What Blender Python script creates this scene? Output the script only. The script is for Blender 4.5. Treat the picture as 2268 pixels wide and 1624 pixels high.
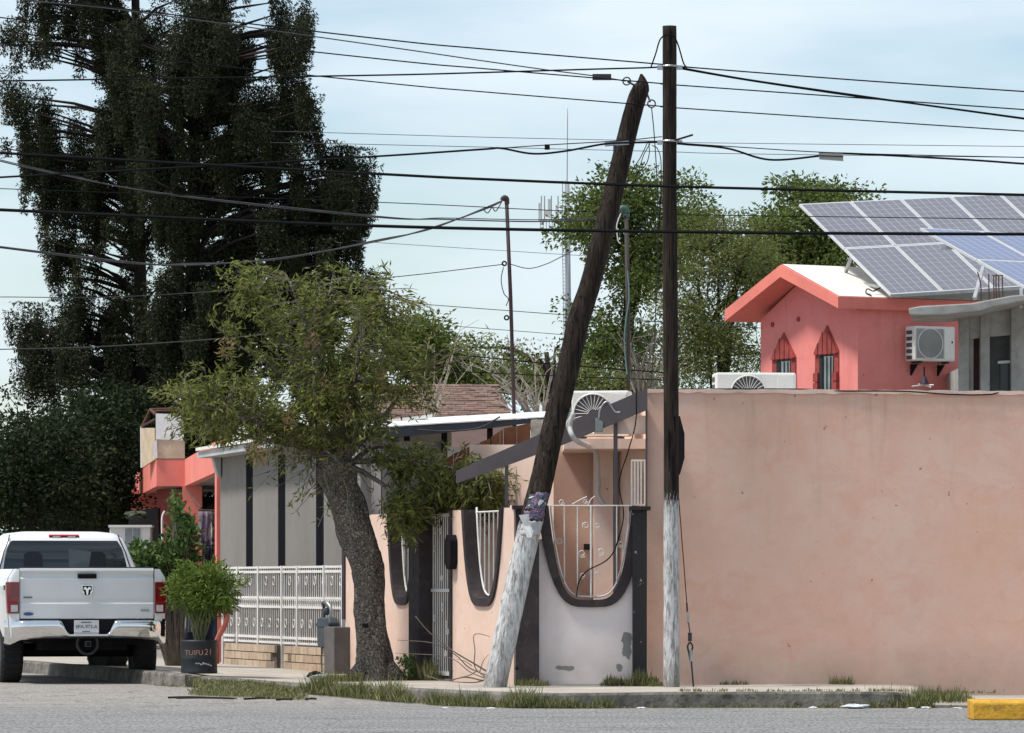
import bpy, math, random
import numpy as np
from mathutils import Vector, Matrix
random.seed(7); RNG = np.random.default_rng(7)
for o in list(bpy.data.objects): bpy.data.objects.remove(o)
scene = bpy.context.scene
COL = scene.collection
R = math.radians

# ------------------------------------------------------------------ camera
FPX, HY, CX, CAMZ = 11000.0, 1290.0, 1134.0, 1.39      # focal length and horizon in picture units (2268 wide)
cam = bpy.data.cameras.new('camera'); camo = bpy.data.objects.new('camera', cam); COL.objects.link(camo)
cam.sensor_width = 36; cam.lens = 36*FPX/2268; cam.shift_y = (HY-812)/2268
cam.clip_start = 0.5; cam.clip_end = 3000
camo.location = (0, 0, CAMZ); camo.rotation_euler = (R(90), 0, 0)
scene.camera = camo

# ------------------------------------------------------------------ sky and sun
SUN_AZ, SUN_EL = R(-105), R(61)
world = bpy.data.worlds.new('World'); scene.world = world; world.use_nodes = True
nt = world.node_tree; nt.nodes.clear()
wo = nt.nodes.new('ShaderNodeOutputWorld'); bg = nt.nodes.new('ShaderNodeBackground')
sky = nt.nodes.new('ShaderNodeTexSky'); sky.sky_type = 'NISHITA'; sky.sun_disc = False
sky.sun_elevation = SUN_EL; sky.sun_rotation = SUN_AZ; sky.air_density = 1.0; sky.dust_density = .6; sky.ozone_density = 2.0
tc = nt.nodes.new('ShaderNodeTexCoord'); mp = nt.nodes.new('ShaderNodeMapping')
mp.inputs['Scale'].default_value = (6.0, 6.0, 26.0); mp.inputs['Location'].default_value = (1.3, 0.4, 0.72)
nz = nt.nodes.new('ShaderNodeTexNoise'); nz.inputs['Scale'].default_value = 1.6; nz.inputs['Detail'].default_value = 5; nz.inputs['Roughness'].default_value = .5
rp = nt.nodes.new('ShaderNodeValToRGB'); rp.color_ramp.elements[0].position = .36; rp.color_ramp.elements[1].position = .66
rp.color_ramp.elements[0].color = (.08, .08, .08, 1); rp.color_ramp.elements[1].color = (1, 1, 1, 1)
mx = nt.nodes.new('ShaderNodeMixRGB'); mx.inputs['Color2'].default_value = (5.6, 6.4, 6.95, 1)
nt.links.new(tc.outputs['Generated'], mp.inputs['Vector']); nt.links.new(mp.outputs['Vector'], nz.inputs['Vector'])
nt.links.new(nz.outputs['Fac'], rp.inputs['Fac']); nt.links.new(rp.outputs['Color'], mx.inputs['Fac'])
nt.links.new(sky.outputs['Color'], mx.inputs['Color1']); nt.links.new(mx.outputs['Color'], bg.inputs['Color'])
bg.inputs['Strength'].default_value = 0.1
nt.links.new(bg.outputs['Background'], wo.inputs['Surface'])
sl = bpy.data.lights.new('sun', 'SUN'); sl.energy = 3.0; sl.angle = R(9); sl.color = (1, .95, .88)
so = bpy.data.objects.new('sun', sl); COL.objects.link(so)
TOSUN = Vector((math.sin(SUN_AZ)*math.cos(SUN_EL), math.cos(SUN_AZ)*math.cos(SUN_EL), math.sin(SUN_EL)))
so.rotation_euler = TOSUN.to_track_quat('Z', 'Y').to_euler(); so.location = (0, 60, 40)
vs = scene.view_settings; vs.view_transform = 'Standard'; vs.look = 'None'; vs.exposure = 0.55; vs.gamma = 1.0
scene.render.engine = 'CYCLES'; scene.render.resolution_x = 1024; scene.render.resolution_y = 733

# ------------------------------------------------------------------ helpers
V = Vector
def W(x, y, Y):                       # picture point at a known distance -> place in the world
    return V(((x-CX)/FPX*Y, Y, CAMZ-(y-HY)/FPX*Y))
def zat(y, Y): return CAMZ-(y-HY)/FPX*Y
def xat(x, Y): return (x-CX)/FPX*Y
FR = {}
class MB:
    def __init__(s): s.v = []; s.f = []
    def add(s, vs_, fs): 
        n = len(s.v); s.v += [tuple(p) for p in vs_]; s.f += [tuple(i+n for i in f) for f in fs]; return s
    def box(s, c, d, rz=0, ax=None):
        c = V(c); hx, hy, hz = d[0]/2, d[1]/2, d[2]/2
        if ax is None:
            ax = (V((math.cos(rz), math.sin(rz), 0)), V((-math.sin(rz), math.cos(rz), 0)), V((0, 0, 1)))
        P = [c+ax[0]*(a*hx)+ax[1]*(b*hy)+ax[2]*(e*hz) for a, b, e in ((-1,-1,-1),(1,-1,-1),(1,1,-1),(-1,1,-1),(-1,-1,1),(1,-1,1),(1,1,1),(-1,1,1))]
        return s.add(P, [(0,3,2,1),(4,5,6,7),(0,1,5,4),(1,2,6,5),(2,3,7,6),(3,0,4,7)])
    def beam(s, a, b, w, h=None, up=(0,0,1)):
        a, b = V(a), V(b); d = b-a; L = d.length; d.normalize(); h = h or w
        u = V(up); 
        if abs(u.dot(d)) > .95: u = V((0,1,0))
        r = d.cross(u).normalized(); u = r.cross(d).normalized()
        return s.box((a+b)/2, (w, L, h), ax=(r, d, u))
    def prism(s, poly, vec):
        n = len(poly); vec = V(vec); poly = [V(p) for p in poly]
        fs = [tuple(range(n)), tuple(range(2*n-1, n-1, -1))] + [(i, i+n, (i+1) % n+n, (i+1) % n) for i in range(n)]
        return s.add(poly+[p+vec for p in poly], fs)
    def tube(s, pts, rad, seg=6, cap=True):
        pts = [V(p) for p in pts]; n = len(pts)
        if not hasattr(rad, '__len__'): rad = [rad]*n
        P = []; u = None
        for i, p in enumerate(pts):
            d = (pts[min(i+1, n-1)]-pts[max(i-1, 0)])
            if d.length < 1e-9: d = V((0,0,1))
            d.normalize()
            if u is None:
                u = d.cross(V((0,0,1)) if abs(d.z) < .9 else V((1,0,0))).normalized()
            else:
                u = (u-d*u.dot(d))
                if u.length < 1e-6: u = d.cross(V((1,0,0)))
                u.normalize()
            w = d.cross(u)
            for k in range(seg):
                a = 2*math.pi*k/seg
                P.append(p+(u*math.cos(a)+w*math.sin(a))*rad[i])
        fs = [(i*seg+k, i*seg+(k+1) % seg, (i+1)*seg+(k+1) % seg, (i+1)*seg+k) for i in range(n-1) for k in range(seg)]
        if cap: fs += [tuple(range(seg-1, -1, -1)), tuple(range((n-1)*seg, n*seg))]
        return s.add(P, fs)
    def loft(s, rings, cap=True, closed=True):
        m = len(rings[0]); P = [p for r in rings for p in r]; fs = []
        for i in range(len(rings)-1):
            for k in range(m if closed else m-1):
                fs.append((i*m+k, i*m+(k+1) % m, (i+1)*m+(k+1) % m, (i+1)*m+k))
        if cap and closed: fs += [tuple(range(m-1, -1, -1)), tuple(range((len(rings)-1)*m, len(rings)*m))]
        return s.add(P, fs)
    def disc(s, c, r, nrm, thick, seg=24, r2=None):
        c, nrm = V(c), V(nrm).normalized(); u = nrm.cross(V((0,0,1)) if abs(nrm.z) < .9 else V((1,0,0))).normalized(); w = nrm.cross(u)
        return s.prism([c+(u*math.cos(2*math.pi*k/seg)+w*math.sin(2*math.pi*k/seg))*r for k in range(seg)], nrm*thick)
    def ring(s, c, r, tr, nrm, seg=24, a0=0, a1=2*math.pi, ts=5):
        c, nrm = V(c), V(nrm).normalized(); u = nrm.cross(V((0,0,1)) if abs(nrm.z) < .9 else V((1,0,0))).normalized(); w = nrm.cross(u)
        return s.tube([c+(u*math.cos(a0+(a1-a0)*k/seg)+w*math.sin(a0+(a1-a0)*k/seg))*r for k in range(seg+1)], tr, ts)
    def slab(s, polyD, Y, th):        # outline in picture units standing in the plane at distance Y, with thickness behind
        return s.prism([W(x, y, Y) for x, y in polyD], (0, th, 0))
    def build(s, name, mat, parent=None, smooth=False, bevel=0, kind=None, label=None, cat=None, group=None, attr=None, recalc=True):
        A = np.array(s.v, dtype=np.float64).reshape(-1, 3)
        lo, hi = A.min(0), A.max(0); c = V(((lo[0]+hi[0])/2, (lo[1]+hi[1])/2, lo[2]))
        me = bpy.data.meshes.new(name); me.from_pydata([tuple(p) for p in (A-np.array(c))], [], s.f)
        if recalc and len(s.f) < 20000:
            import bmesh
            bm = bmesh.new(); bm.from_mesh(me); bmesh.ops.recalc_face_normals(bm, faces=bm.faces); bm.to_mesh(me); bm.free()
        me.materials.append(mat)
        if smooth: me.polygons.foreach_set('use_smooth', [True]*len(me.polygons))
        o = bpy.data.objects.new(name, me); COL.objects.link(o)
        FR[o.name] = c; o.location = c
        if parent is not None:
            o.parent = parent; o.location = c-FR[parent.name]
        if bevel:
            b = o.modifiers.new('bevel', 'BEVEL'); b.width = bevel; b.segments = 2; b.limit_method = 'ANGLE'; b.angle_limit = R(40)
        if kind: o['kind'] = kind
        if label: o['label'] = label
        if cat: o['category'] = cat
        if group: o['group'] = group
        return o
def share(src, name, pos, parent, rz=None):      # another piece with the same mesh, its base centre at pos
    o = bpy.data.objects.new(name, src.data); COL.objects.link(o)
    FR[o.name] = V(pos); o.parent = parent; o.location = V(pos)-FR[parent.name]
    o.rotation_euler = src.rotation_euler
    return o
def T(name, label, cat, loc, group=None, rz=0, local=False):
    o = bpy.data.objects.new(name, None); COL.objects.link(o); o.empty_display_size = .2
    o.location = loc; o.rotation_euler = (0, 0, rz); o['label'] = label; o['category'] = cat
    if group: o['group'] = group
    FR[o.name] = V((0,0,0)) if local else V(loc)
    return o
def spline(pts, n=8):
    pts = [V(p) for p in pts]
    if len(pts) < 3: 
        return [pts[0].lerp(pts[1], i/n) for i in range(n+1)]
    Q = [2*pts[0]-pts[1]]+pts+[2*pts[-1]-pts[-2]]; out = []
    for i in range(1, len(Q)-2):
        a, b, c, d = Q[i-1:i+3]
        for k in range(n):
            t = k/n
            out.append(.5*((2*b)+(c-a)*t+(2*a-5*b+4*c-d)*t*t+(3*b-a-3*c+d)*t**3))
    return out+[pts[-1]]
def blob(c, s, seed, jag=.35, n=9):
    rr = random.Random(seed); mb = MB(); rings = []
    for i in range(n):
        ph = math.pi*i/(n-1); rings.append([V(c)+V((s[0]*math.sin(ph)*math.cos(a)*(1+rr.uniform(-jag, jag)), s[1]*math.sin(ph)*math.sin(a)*(1+rr.uniform(-jag, jag)), s[2]*(1-math.cos(ph))*(.5+rr.uniform(-jag, jag)*.25))) for a in [2*math.pi*k/12 for k in range(12)]])
    mb.loft(rings); return mb
def jitter(a): return random.uniform(-a, a)
def text(name, body, size, mat, parent, origin, xaxis, yaxis, extrude=.002, shear=0):
    cu = bpy.data.curves.new(name, 'FONT'); cu.body = body; cu.size = size; cu.extrude = extrude; cu.align_x = 'CENTER'; cu.shear = shear
    ob = bpy.data.objects.new(name, cu); COL.objects.link(ob)
    dg = bpy.context.evaluated_depsgraph_get(); me = bpy.data.meshes.new_from_object(ob.evaluated_get(dg))
    bpy.data.objects.remove(ob)
    X, Yv = V(xaxis).normalized(), V(yaxis).normalized(); Z = X.cross(Yv)
    mb = MB(); mb.v = [tuple(V(origin)+X*p.co.x+Yv*p.co.y+Z*p.co.z) for p in me.vertices]; mb.f = [tuple(p.vertices) for p in me.polygons]
    return mb.build(name, mat, parent, recalc=False)

# ------------------------------------------------------------------ materials
MATS = {}
def nodes(name):
    m = bpy.data.materials.new(name); m.use_nodes = True; t = m.node_tree; t.nodes.clear()
    o = t.nodes.new('ShaderNodeOutputMaterial'); b = t.nodes.new('ShaderNodeBsdfPrincipled'); t.links.new(b.outputs[0], o.inputs[0])
    g = t.nodes.new('ShaderNodeNewGeometry')
    return m, t, b, g.outputs['Position']
def noise(t, vec, scale, detail=4, rough=.55, stretch=None, dist=0):
    if stretch:
        mm = t.nodes.new('ShaderNodeMapping'); mm.inputs['Scale'].default_value = stretch; t.links.new(vec, mm.inputs['Vector']); vec = mm.outputs['Vector']
    n = t.nodes.new('ShaderNodeTexNoise'); n.inputs['Scale'].default_value = scale; n.inputs['Detail'].default_value = detail
    n.inputs['Roughness'].default_value = rough; n.inputs['Distortion'].default_value = dist; t.links.new(vec, n.inputs['Vector'])
    return n.outputs['Fac']
def ramp(t, fac, stops):
    r = t.nodes.new('ShaderNodeValToRGB'); t.links.new(fac, r.inputs['Fac']); e = r.color_ramp.elements
    while len(e) < len(stops): e.new(.5)
    for i, (p, c) in enumerate(stops):
        e[i].position = p; e[i].color = (c[0], c[1], c[2], 1) if hasattr(c, '__len__') else (c, c, c, 1)
    return r.outputs['Color']
def mix(t, fac, a, b, mode='MIX'):
    m = t.nodes.new('ShaderNodeMixRGB'); m.blend_type = mode
    for s, v in ((0, fac), (1, a), (2, b)):
        if hasattr(v, 'is_linked'): t.links.new(v, m.inputs[s])
        elif s == 0: m.inputs[0].default_value = v
        else: m.inputs[s].default_value = (v[0], v[1], v[2], 1)
    return m.outputs[0]
def math_(t, op, a, b=None, c=None):
    m = t.nodes.new('ShaderNodeMath'); m.operation = op
    for i, v in enumerate((a, b, c)):
        if v is None: continue
        if hasattr(v, 'is_linked'): t.links.new(v, m.inputs[i])
        else: m.inputs[i].default_value = v
    return m.outputs[0]
def bump(t, b, h, strength=.3, dist=.02):
    n = t.nodes.new('ShaderNodeBump'); n.inputs['Strength'].default_value = strength; n.inputs['Distance'].default_value = dist
    t.links.new(h, n.inputs['Height']); t.links.new(n.outputs[0], b.inputs['Normal'])
def sep(t, vec):
    s = t.nodes.new('ShaderNodeSeparateXYZ'); t.links.new(vec, s.inputs[0]); return s.outputs
def M(name, col, rough=.8, var=.18, scale=2.5, bs=.25, bscale=60, metal=0, spec=.4, dirt=None, dirtamt=.35, coat=0):
    if name in MATS: return MATS[name]
    m, t, b, P = nodes(name)
    n = noise(t, P, scale, 6, .6)
    c1 = [max(0, x*(1-var)) for x in col]; c2 = [min(1, x*(1+var)) for x in col]
    c = ramp(t, n, [(.3, c1), (.7, c2)])
    if dirt:
        d = ramp(t, noise(t, P, scale*3.1, 7, .65, dist=.6), [(.52, 0), (.72, dirtamt)]); c = mix(t, d, c, dirt)
    t.links.new(c, b.inputs['Base Color']); b.inputs['Roughness'].default_value = rough; b.inputs['Metallic'].default_value = metal
    b.inputs['Specular IOR Level'].default_value = spec; b.inputs['Coat Weight'].default_value = coat
    if bs: bump(t, b, noise(t, P, bscale, 3), bs, .01)
    MATS[name] = m; return m
def foliage(name, dark, light, dry=None, trans=.35):
    m, t, b, P = nodes(name)
    a = t.nodes.new('ShaderNodeAttribute'); a.attribute_name = 'rnd'
    st = [(0, dark), (.9 if dry else 1, light)]
    if dry: st = [(0, dark), (.74, light), (.78, light), (.82, [x*.6 for x in dry]), (1, dry)]
    c = ramp(t, a.outputs['Fac'], st); t.links.new(c, b.inputs['Base Color'])
    b.inputs['Roughness'].default_value = .7; b.inputs['Specular IOR Level'].default_value = .08 if 'conifer' in name or 'dark' in name else .22
    tr = t.nodes.new('ShaderNodeBsdfTranslucent'); t.links.new(c, tr.inputs['Color'])
    ms = t.nodes.new('ShaderNodeMixShader'); ms.inputs[0].default_value = trans
    t.links.new(b.outputs[0], ms.inputs[1]); t.links.new(tr.outputs[0], ms.inputs[2])
    o = [n for n in t.nodes if n.type == 'OUTPUT_MATERIAL'][0]; t.links.new(ms.outputs[0], o.inputs[0])
    MATS[name] = m; return m

def stucco(name, base, alt, peel=None):
    m, t, b, P = nodes(name)
    c = ramp(t, noise(t, P, .8, 6, .66, (1, 1, .8)), [(.34, base), (.66, alt)])
    c = mix(t, ramp(t, noise(t, P, 1.7, 6, .7, (1, 1, 1.6), 1.5), [(.50, 0), (.66, .5)]), c, [base[0]*.97, base[1]*.86, base[2]*.82])
    c = mix(t, ramp(t, noise(t, P, 7, 5, .6, (1, 1, 3.2), .8), [(.62, 0), (.74, .35)]), c, [x*.72 for x in base])
    blot = ramp(t, noise(t, P, 2.6, 7, .7, dist=1.0), [(.48, 0), (.75, .45)])
    c = mix(t, blot, c, [x*.86 for x in base])
    c = mix(t, ramp(t, noise(t, P, 5.5, 8, .72), [(.5, 0), (.8, .3)]), c, [min(1, x*1.1) for x in alt])
    spk = ramp(t, noise(t, P, 9, 2, .5), [(.735, 0), (.76, .75)]); c = mix(t, spk, c, (.28, .17, .13))
    z = sep(t, P)[2]
    drip = math_(t, 'MULTIPLY', ramp(t, noise(t, P, 2.2, 6, .65, (2.2, 2.2, .16), .5), [(.54, 0), (.72, .42)]), math_(t, 'MINIMUM', math_(t, 'MAXIMUM', math_(t, 'MULTIPLY', math_(t, 'SUBTRACT', z, 1.6), .55), 0), 1))
    c = mix(t, drip, c, [x*.66 for x in base])
    base_d = math_(t, 'SUBTRACT', .75, math_(t, 'MULTIPLY', z, 1.0))
    base_d = math_(t, 'MULTIPLY', math_(t, 'MAXIMUM', base_d, 0), noise(t, P, 3, 5))
    c = mix(t, math_(t, 'MINIMUM', math_(t, 'MULTIPLY', base_d, 1.5), .7), c, (.33, .27, .23))
    if peel: c = peel(t, P, c)
    t.links.new(c, b.inputs['Base Color']); b.inputs['Roughness'].default_value = .92; b.inputs['Specular IOR Level'].default_value = .2
    bump(t, b, math_(t, 'ADD', math_(t, 'MULTIPLY', noise(t, P, 45, 4), .5), math_(t, 'MULTIPLY', noise(t, P, 3, 4), 1.5)), .22, .01)
    MATS[name] = m; return m
def patches(cents, col, scale=9, amp=.55):
    def f(t, P, c):
        s = sep(t, P); nn = noise(t, P, scale, 6, .65)
        for (cx, cz, rx, rz) in cents:
            a = math_(t, 'DIVIDE', math_(t, 'SUBTRACT', s[0], cx), rx); e = math_(t, 'DIVIDE', math_(t, 'SUBTRACT', s[2], cz), rz)
            d = math_(t, 'SQRT', math_(t, 'ADD', math_(t, 'MULTIPLY', a, a), math_(t, 'MULTIPLY', e, e)))
            d = math_(t, 'ADD', d, math_(t, 'MULTIPLY', math_(t, 'SUBTRACT', nn, .5), amp*5))
            c = mix(t, math_(t, 'LESS_THAN', d, 1.0), c, col)
        return c
    return f
pinkW = stucco('salmon_stucco', (.70, .43, .32), (.72, .50, .41))
Yp = 58.3
_p = [(1390, 1420, 13, 22), (1372, 1480, 8, 9), (1250, 1480, 22, 6), (1388, 1440, 12, 18)]
pinkPanel = stucco('faded_pink_stucco', (.76, .68, .66), (.78, .71, .70), patches([(xat(x, Yp), zat(y, Yp), a/189, b/189) for x, y, a, b in _p], (.24, .23, .22)))
pinkF = stucco('beige_pink_stucco', (.70, .50, .40), (.74, .56, .47))
pinkIn = stucco('porch_pink_stucco', (.78, .58, .48), (.80, .63, .54))
trim = M('charcoal_trim_paint', (.05, .042, .044), .9, .3, 3, .3, 40, spec=.1, dirt=(.16, .14, .13), dirtamt=.25)
fasciaM = M('grey_brown_fascia_paint', (.12, .10, .105), .7, .12, 2, .15, 30)
blackM = M('black_paint', (.012, .012, .014), .9, .3, 4, .1, spec=.1)
whiteMetal = M('white_painted_metal', (.72, .70, .67), .55, .1, 6, .1, 80, dirt=(.40, .33, .27), dirtamt=.4)
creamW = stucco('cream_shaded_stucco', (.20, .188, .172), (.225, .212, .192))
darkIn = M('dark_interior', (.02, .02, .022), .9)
coral = M('coral_paint', (.74, .21, .165), .8, .1, 1.2, .2, 50, dirt=(.45, .12, .10), dirtamt=.3)
coralR = stucco('rose_coral_stucco', (.76, .24, .21), (.78, .28, .25))
dkred = M('dark_red_brick_paint', (.30, .055, .045), .8, .25, 5, .4, 50)
whiteRoof = M('white_roof_coating', (.72, .69, .63), .8, .12, 2, .2, 30, dirt=(.45, .42, .38), dirtamt=.4)
plastW = M('white_appliance_plastic', (.72, .71, .67), .45, .06, 3, 0, dirt=(.5, .46, .4), dirtamt=.25)
greyM = M('galvanised_steel', (.42, .43, .44), .4, .2, 9, .1, metal=.8)
darkMetal = M('dark_weathered_metal', (.05, .05, .055), .55, .3, 12, .2, metal=.4)
rust = M('rusty_steel', (.085, .038, .024), .85, .4, 9, .3)
maroonP = M('maroon_mast_paint', (.035, .014, .017), .6, .3, 6, .1)
cable = M('black_cable_sheath', (.008, .008, .009), .9, .2, 5, 0, spec=.1)
cable2 = M('grey_weathered_conductor', (.055, .055, .06), .85, .3, 5, 0, spec=.15)
concG = M('raw_concrete', (.33, .32, .30), .92, .25, 2.5, .5, 45, dirt=(.14, .14, .13), dirtamt=.5)
paperM = M('torn_white_paper', (.68, .67, .65), .8, .1, 9, .2, 40)

def wood(name, white=None):
    m, t, b, P = nodes(name)
    g = noise(t, P, 4, 8, .7, (7, 7, .5), .6); g2 = noise(t, P, 5.5, 5, .6, (7, 7, .28), .4)
    c = ramp(t, g, [(.25, (.008, .006, .005)), (.48, (.028, .021, .017)), (.75, (.085, .063, .048))])
    ck = ramp(t, g2, [(.38, 0), (.45, 1)]); c = mix(t, ck, (.006, .005, .004), c)
    if white:
        z = sep(t, P)[2]
        mk = math_(t, 'SUBTRACT', white, z); mk = math_(t, 'ADD', math_(t, 'MULTIPLY', mk, 7), math_(t, 'MULTIPLY', math_(t, 'SUBTRACT', noise(t, P, 16, 5, .6, (5, 5, .8)), .5), 5))
        mk = math_(t, 'MINIMUM', math_(t, 'MAXIMUM', mk, 0), 1)
        worn = ramp(t, noise(t, P, 5, 8, .72, (5, 5, .9), .8), [(.36, .08), (.56, .95)])
        lowwear = ramp(t, math_(t, 'ADD', z, math_(t, 'MULTIPLY', noise(t, P, 12, 4, .6, (4, 4, 1)), .8)), [(.55, .35), (.95, 1)])
        f = math_(t, 'MULTIPLY', math_(t, 'MULTIPLY', mk, worn), lowwear)
        c = mix(t, f, mix(t, mk, c, (.13, .115, .10)), (.66, .66, .65))
    t.links.new(c, b.inputs['Base Color']); b.inputs['Roughness'].default_value = .9; b.inputs['Specular IOR Level'].default_value = .15
    bump(t, b, math_(t, 'ADD', g, g2), .8, .03); MATS[name] = m; return m
woodV = wood('creosoted_pole_wood', zat(1100, 57.6)); woodL = wood('weathered_pole_wood', zat(1150, 57.8))

def asphalt():
    m, t, b, P = nodes('dusty_asphalt')
    c = ramp(t, noise(t, P, 1.3, 8, .68, (.35, 1.3, 1)), [(.3, (.20, .195, .19)), (.7, (.31, .305, .295))])
    c = mix(t, ramp(t, noise(t, P, 34, 3, .6, (1, .14, 1)), [(.36, .75), (.58, 0)]), c, (.07, .07, .07))
    c = mix(t, ramp(t, noise(t, P, 26, 2, .6, (1, .14, 1)), [(.58, 0), (.70, .6)]), c, (.42, .41, .39))
    y = sep(t, P)[1]
    dust = math_(t, 'MULTIPLY', math_(t, 'ADD', math_(t, 'SUBTRACT', y, 54.0), math_(t, 'MULTIPLY', noise(t, P, .8, 5, .6), 3.0)), .12); dust = math_(t, 'MINIMUM', math_(t, 'MAXIMUM', dust, 0), 1)
    dust = math_(t, 'MULTIPLY', dust, math_(t, 'ADD', .15, noise(t, P, 1.7, 6, .65, (.6, 1.5, 1))))
    c = mix(t, math_(t, 'MINIMUM', dust, .45), c, (.34, .30, .26))
    cr = t.nodes.new('ShaderNodeTexVoronoi'); cr.feature = 'DISTANCE_TO_EDGE'; cr.inputs['Scale'].default_value = .8
    ad = t.nodes.new('ShaderNodeVectorMath'); ad.operation = 'ADD'; t.links.new(P, ad.inputs[0])
    nn = t.nodes.new('ShaderNodeTexNoise'); nn.inputs['Scale'].default_value = 1.6; nn.inputs['Detail'].default_value = 5; t.links.new(P, nn.inputs['Vector']); t.links.new(nn.outputs['Color'], ad.inputs[1]); t.links.new(ad.outputs[0], cr.inputs['Vector'])
    c = mix(t, ramp(t, cr.outputs['Distance'], [(0, .7), (.018, 0)]), c, (.07, .07, .07))
    t.links.new(c, b.inputs['Base Color']); b.inputs['Roughness'].default_value = .95; b.inputs['Specular IOR Level'].default_value = .2
    bump(t, b, noise(t, P, 60, 3), .5, .01); return m
asph = asphalt()
walkM = M('worn_pavement_concrete', (.40, .36, .31), .95, .2, 1.6, .4, 40, dirt=(.20, .17, .13), dirtamt=.6)
kerbM = M('mossy_old_kerb_concrete', (.15, .138, .118), .95, .6, 4.5, .9, 22, dirt=(.03, .028, .022), dirtamt=1.0)
dirtM = M('dry_earth', (.24, .19, .14), .95, .3, 1, .5, 20)
yellowM = M('worn_yellow_kerb_paint', (.58, .31, .03), .85, .25, 5, .8, 25, dirt=(.14, .10, .05), dirtamt=.85)

# ------------------------------------------------------------------ lines of the place
U = V((-.284, .959, 0)); N = V((.959, .284, 0))         # along the side-street front of the corner house, and inwards
C0 = V((xat(1140, 58.25), 58.25, 0))
def tx(x, d=0):
    k = (x-CX)/FPX; bx = C0+N*d
    return (bx.x-k*bx.y)/(k*U.y-U.x)
def FP(t, z, d=0): p = C0+U*t+N*d; return V((p.x, p.y, z))
def fslab(mb, tz, d, th): return mb.prism([FP(t, z, d) for t, z in tz], N*th)

# ------------------------------------------------------------------ setting: ground, road, pavement, kerb
MB().add([(-700, -40, -.08), (700, -40, -.08), (700, 1500, -.08), (-700, 1500, -.08)], [(0, 1, 2, 3)]).build('ground', dirtM, kind='structure')
def sstep(a, b, x): t = min(1, max(0, (x-a)/(b-a))); return t*t*(3-2*t)
def roadz(X, Y): return .10*sstep(55.5, 62, Y)
rb = MB(); xs = list(np.linspace(-45, 45, 46)); ys = list(np.linspace(-5, 50, 12))+list(np.linspace(51, 64, 14))+[70, 80, 100, 130, 180]
for Yv in ys:
    for X in xs: rb.v.append((X, Yv, roadz(X, Yv)))
nx = len(xs)
rb.f = [(j*nx+i, j*nx+i+1, (j+1)*nx+i+1, (j+1)*nx+i) for j in range(len(ys)-1) for i in range(nx-1)]
rb.build('road', asph, kind='structure', recalc=False)
K = [V((40, 55.0, .02)), V((xat(2090, 55), 55.0, .02)), V((xat(2020, 55), 55.0, .06)), V((xat(1985, 55), 55.0, .165)), V((xat(1551, 55), 55.0, .17)), V((xat(1228, 54.8), 54.8, .16)), V((xat(1050, 55.6), 55.6, .165)), W(900, 1525, 57.1), W(747, 1518.4, 58.8),
     W(665, 1515.7, 59.5), W(523, 1505, 60.9), W(449, 1499, 61.6), W(359, 1490, 62.1), W(82, 1467, 70.2), V((-9.2, 78, .29)), V((-14, 95, .3)), V((-38, 180, .3))]
IN = [V((40, 59.3, .03)), V((xat(2090, 55)+.5, 59.3, .06)), V((xat(2020, 55)+.5, 59.3, .11)), V((xat(1985, 55)+.3, 59.3, .18)), V((xat(1551, 55), 59.3, .18)), V((.45, 59.3, .18)), FP(.1, .18, .3), FP(2, .18, .3), FP(4.5, .18, .3), FP(6.5, .18, .3), FP(9.5, .18, .3), FP(11.5, .185, .3), FP(14, .19, .3), FP(20, .2, .3), FP(24, .2, .3), FP(40, .2, .3), FP(125, .2, .3)]
Kf = []; If = []
ks = spline(K, 5); iz = spline(IN, 5)
pv = MB()
for a, b in zip(ks, iz):
    for k in range(5):
        p = a.lerp(b, k/4); pv.v.append((p.x, p.y, p.z))
n5 = len(ks); pv.f = [(i*5+k, i*5+k+1, (i+1)*5+k+1, (i+1)*5+k) for i in range(n5-1) for k in range(4)]
pv.build('sidewalk', walkM, kind='structure', recalc=False)
kb = MB()
for i, p in enumerate(ks):
    d = (ks[min(i+1, n5-1)]-ks[max(i-1, 0)]); d.z = 0; d.normalize(); nn = V((d.y, -d.x, 0)); nn = -nn if nn.y > 0 and abs(d.x) > .5 else nn
    if nn.dot(V((-.5, -1, 0))) < 0: nn = -nn
    w = random.uniform(-.012, .012)
    kb.v += [tuple(p-nn*.14+V((0, 0, .006))), tuple(p+nn*(.012+w)+V((0, 0, .005))), tuple(p+nn*(.03+w)+V((0, 0, -.02))), tuple(V((p.x, p.y, roadz(p.x, p.y)-.03))+nn*(.05+w*.6))]
kb.f = [(i*4+k, i*4+k+1, (i+1)*4+k+1, (i+1)*4+k) for i in range(n5-1) for k in range(3)]
kb.build('kerb', kerbM, kind='structure', recalc=False)

# ------------------------------------------------------------------ the corner house
house = T('corner_house', 'single storey salmon pink corner house with long blank wall and U-shaped porch openings', 'house', V((3, 60, .17)))
wl = MB().slab([(1434, 864), (2420, 870), (2420, 1600), (1434, 1600)], 58.8, .18).build('side_wall', pinkW, house)
_r = random.Random(5); _cx = list(range(1431, 2421, 23)); MB().slab([(x, 861+(x-1431)*.006+_r.uniform(-1.3, 1.3)) for x in _cx]+[(x, 869+(x-1431)*.006+_r.uniform(-1.6, 2.2)) for x in _cx[::-1]], 58.775, .25).build('coping', M('pale_coping_paint', (.74, .55, .46), .9, .15, 3, .4), house)
MB().prism([(xat(1450, 58.9), 58.98, 3.38), (12, 58.98, 3.36), (12, 69, 3.4), (xat(1440, 69), 69, 3.4)], (0, 0, -.15)).build('roof_slab', whiteRoof, house)
MB().box((6.6, 64, 1.7), (10, 9, 3.2)).build('inner_wall', pinkIn, house)
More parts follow.
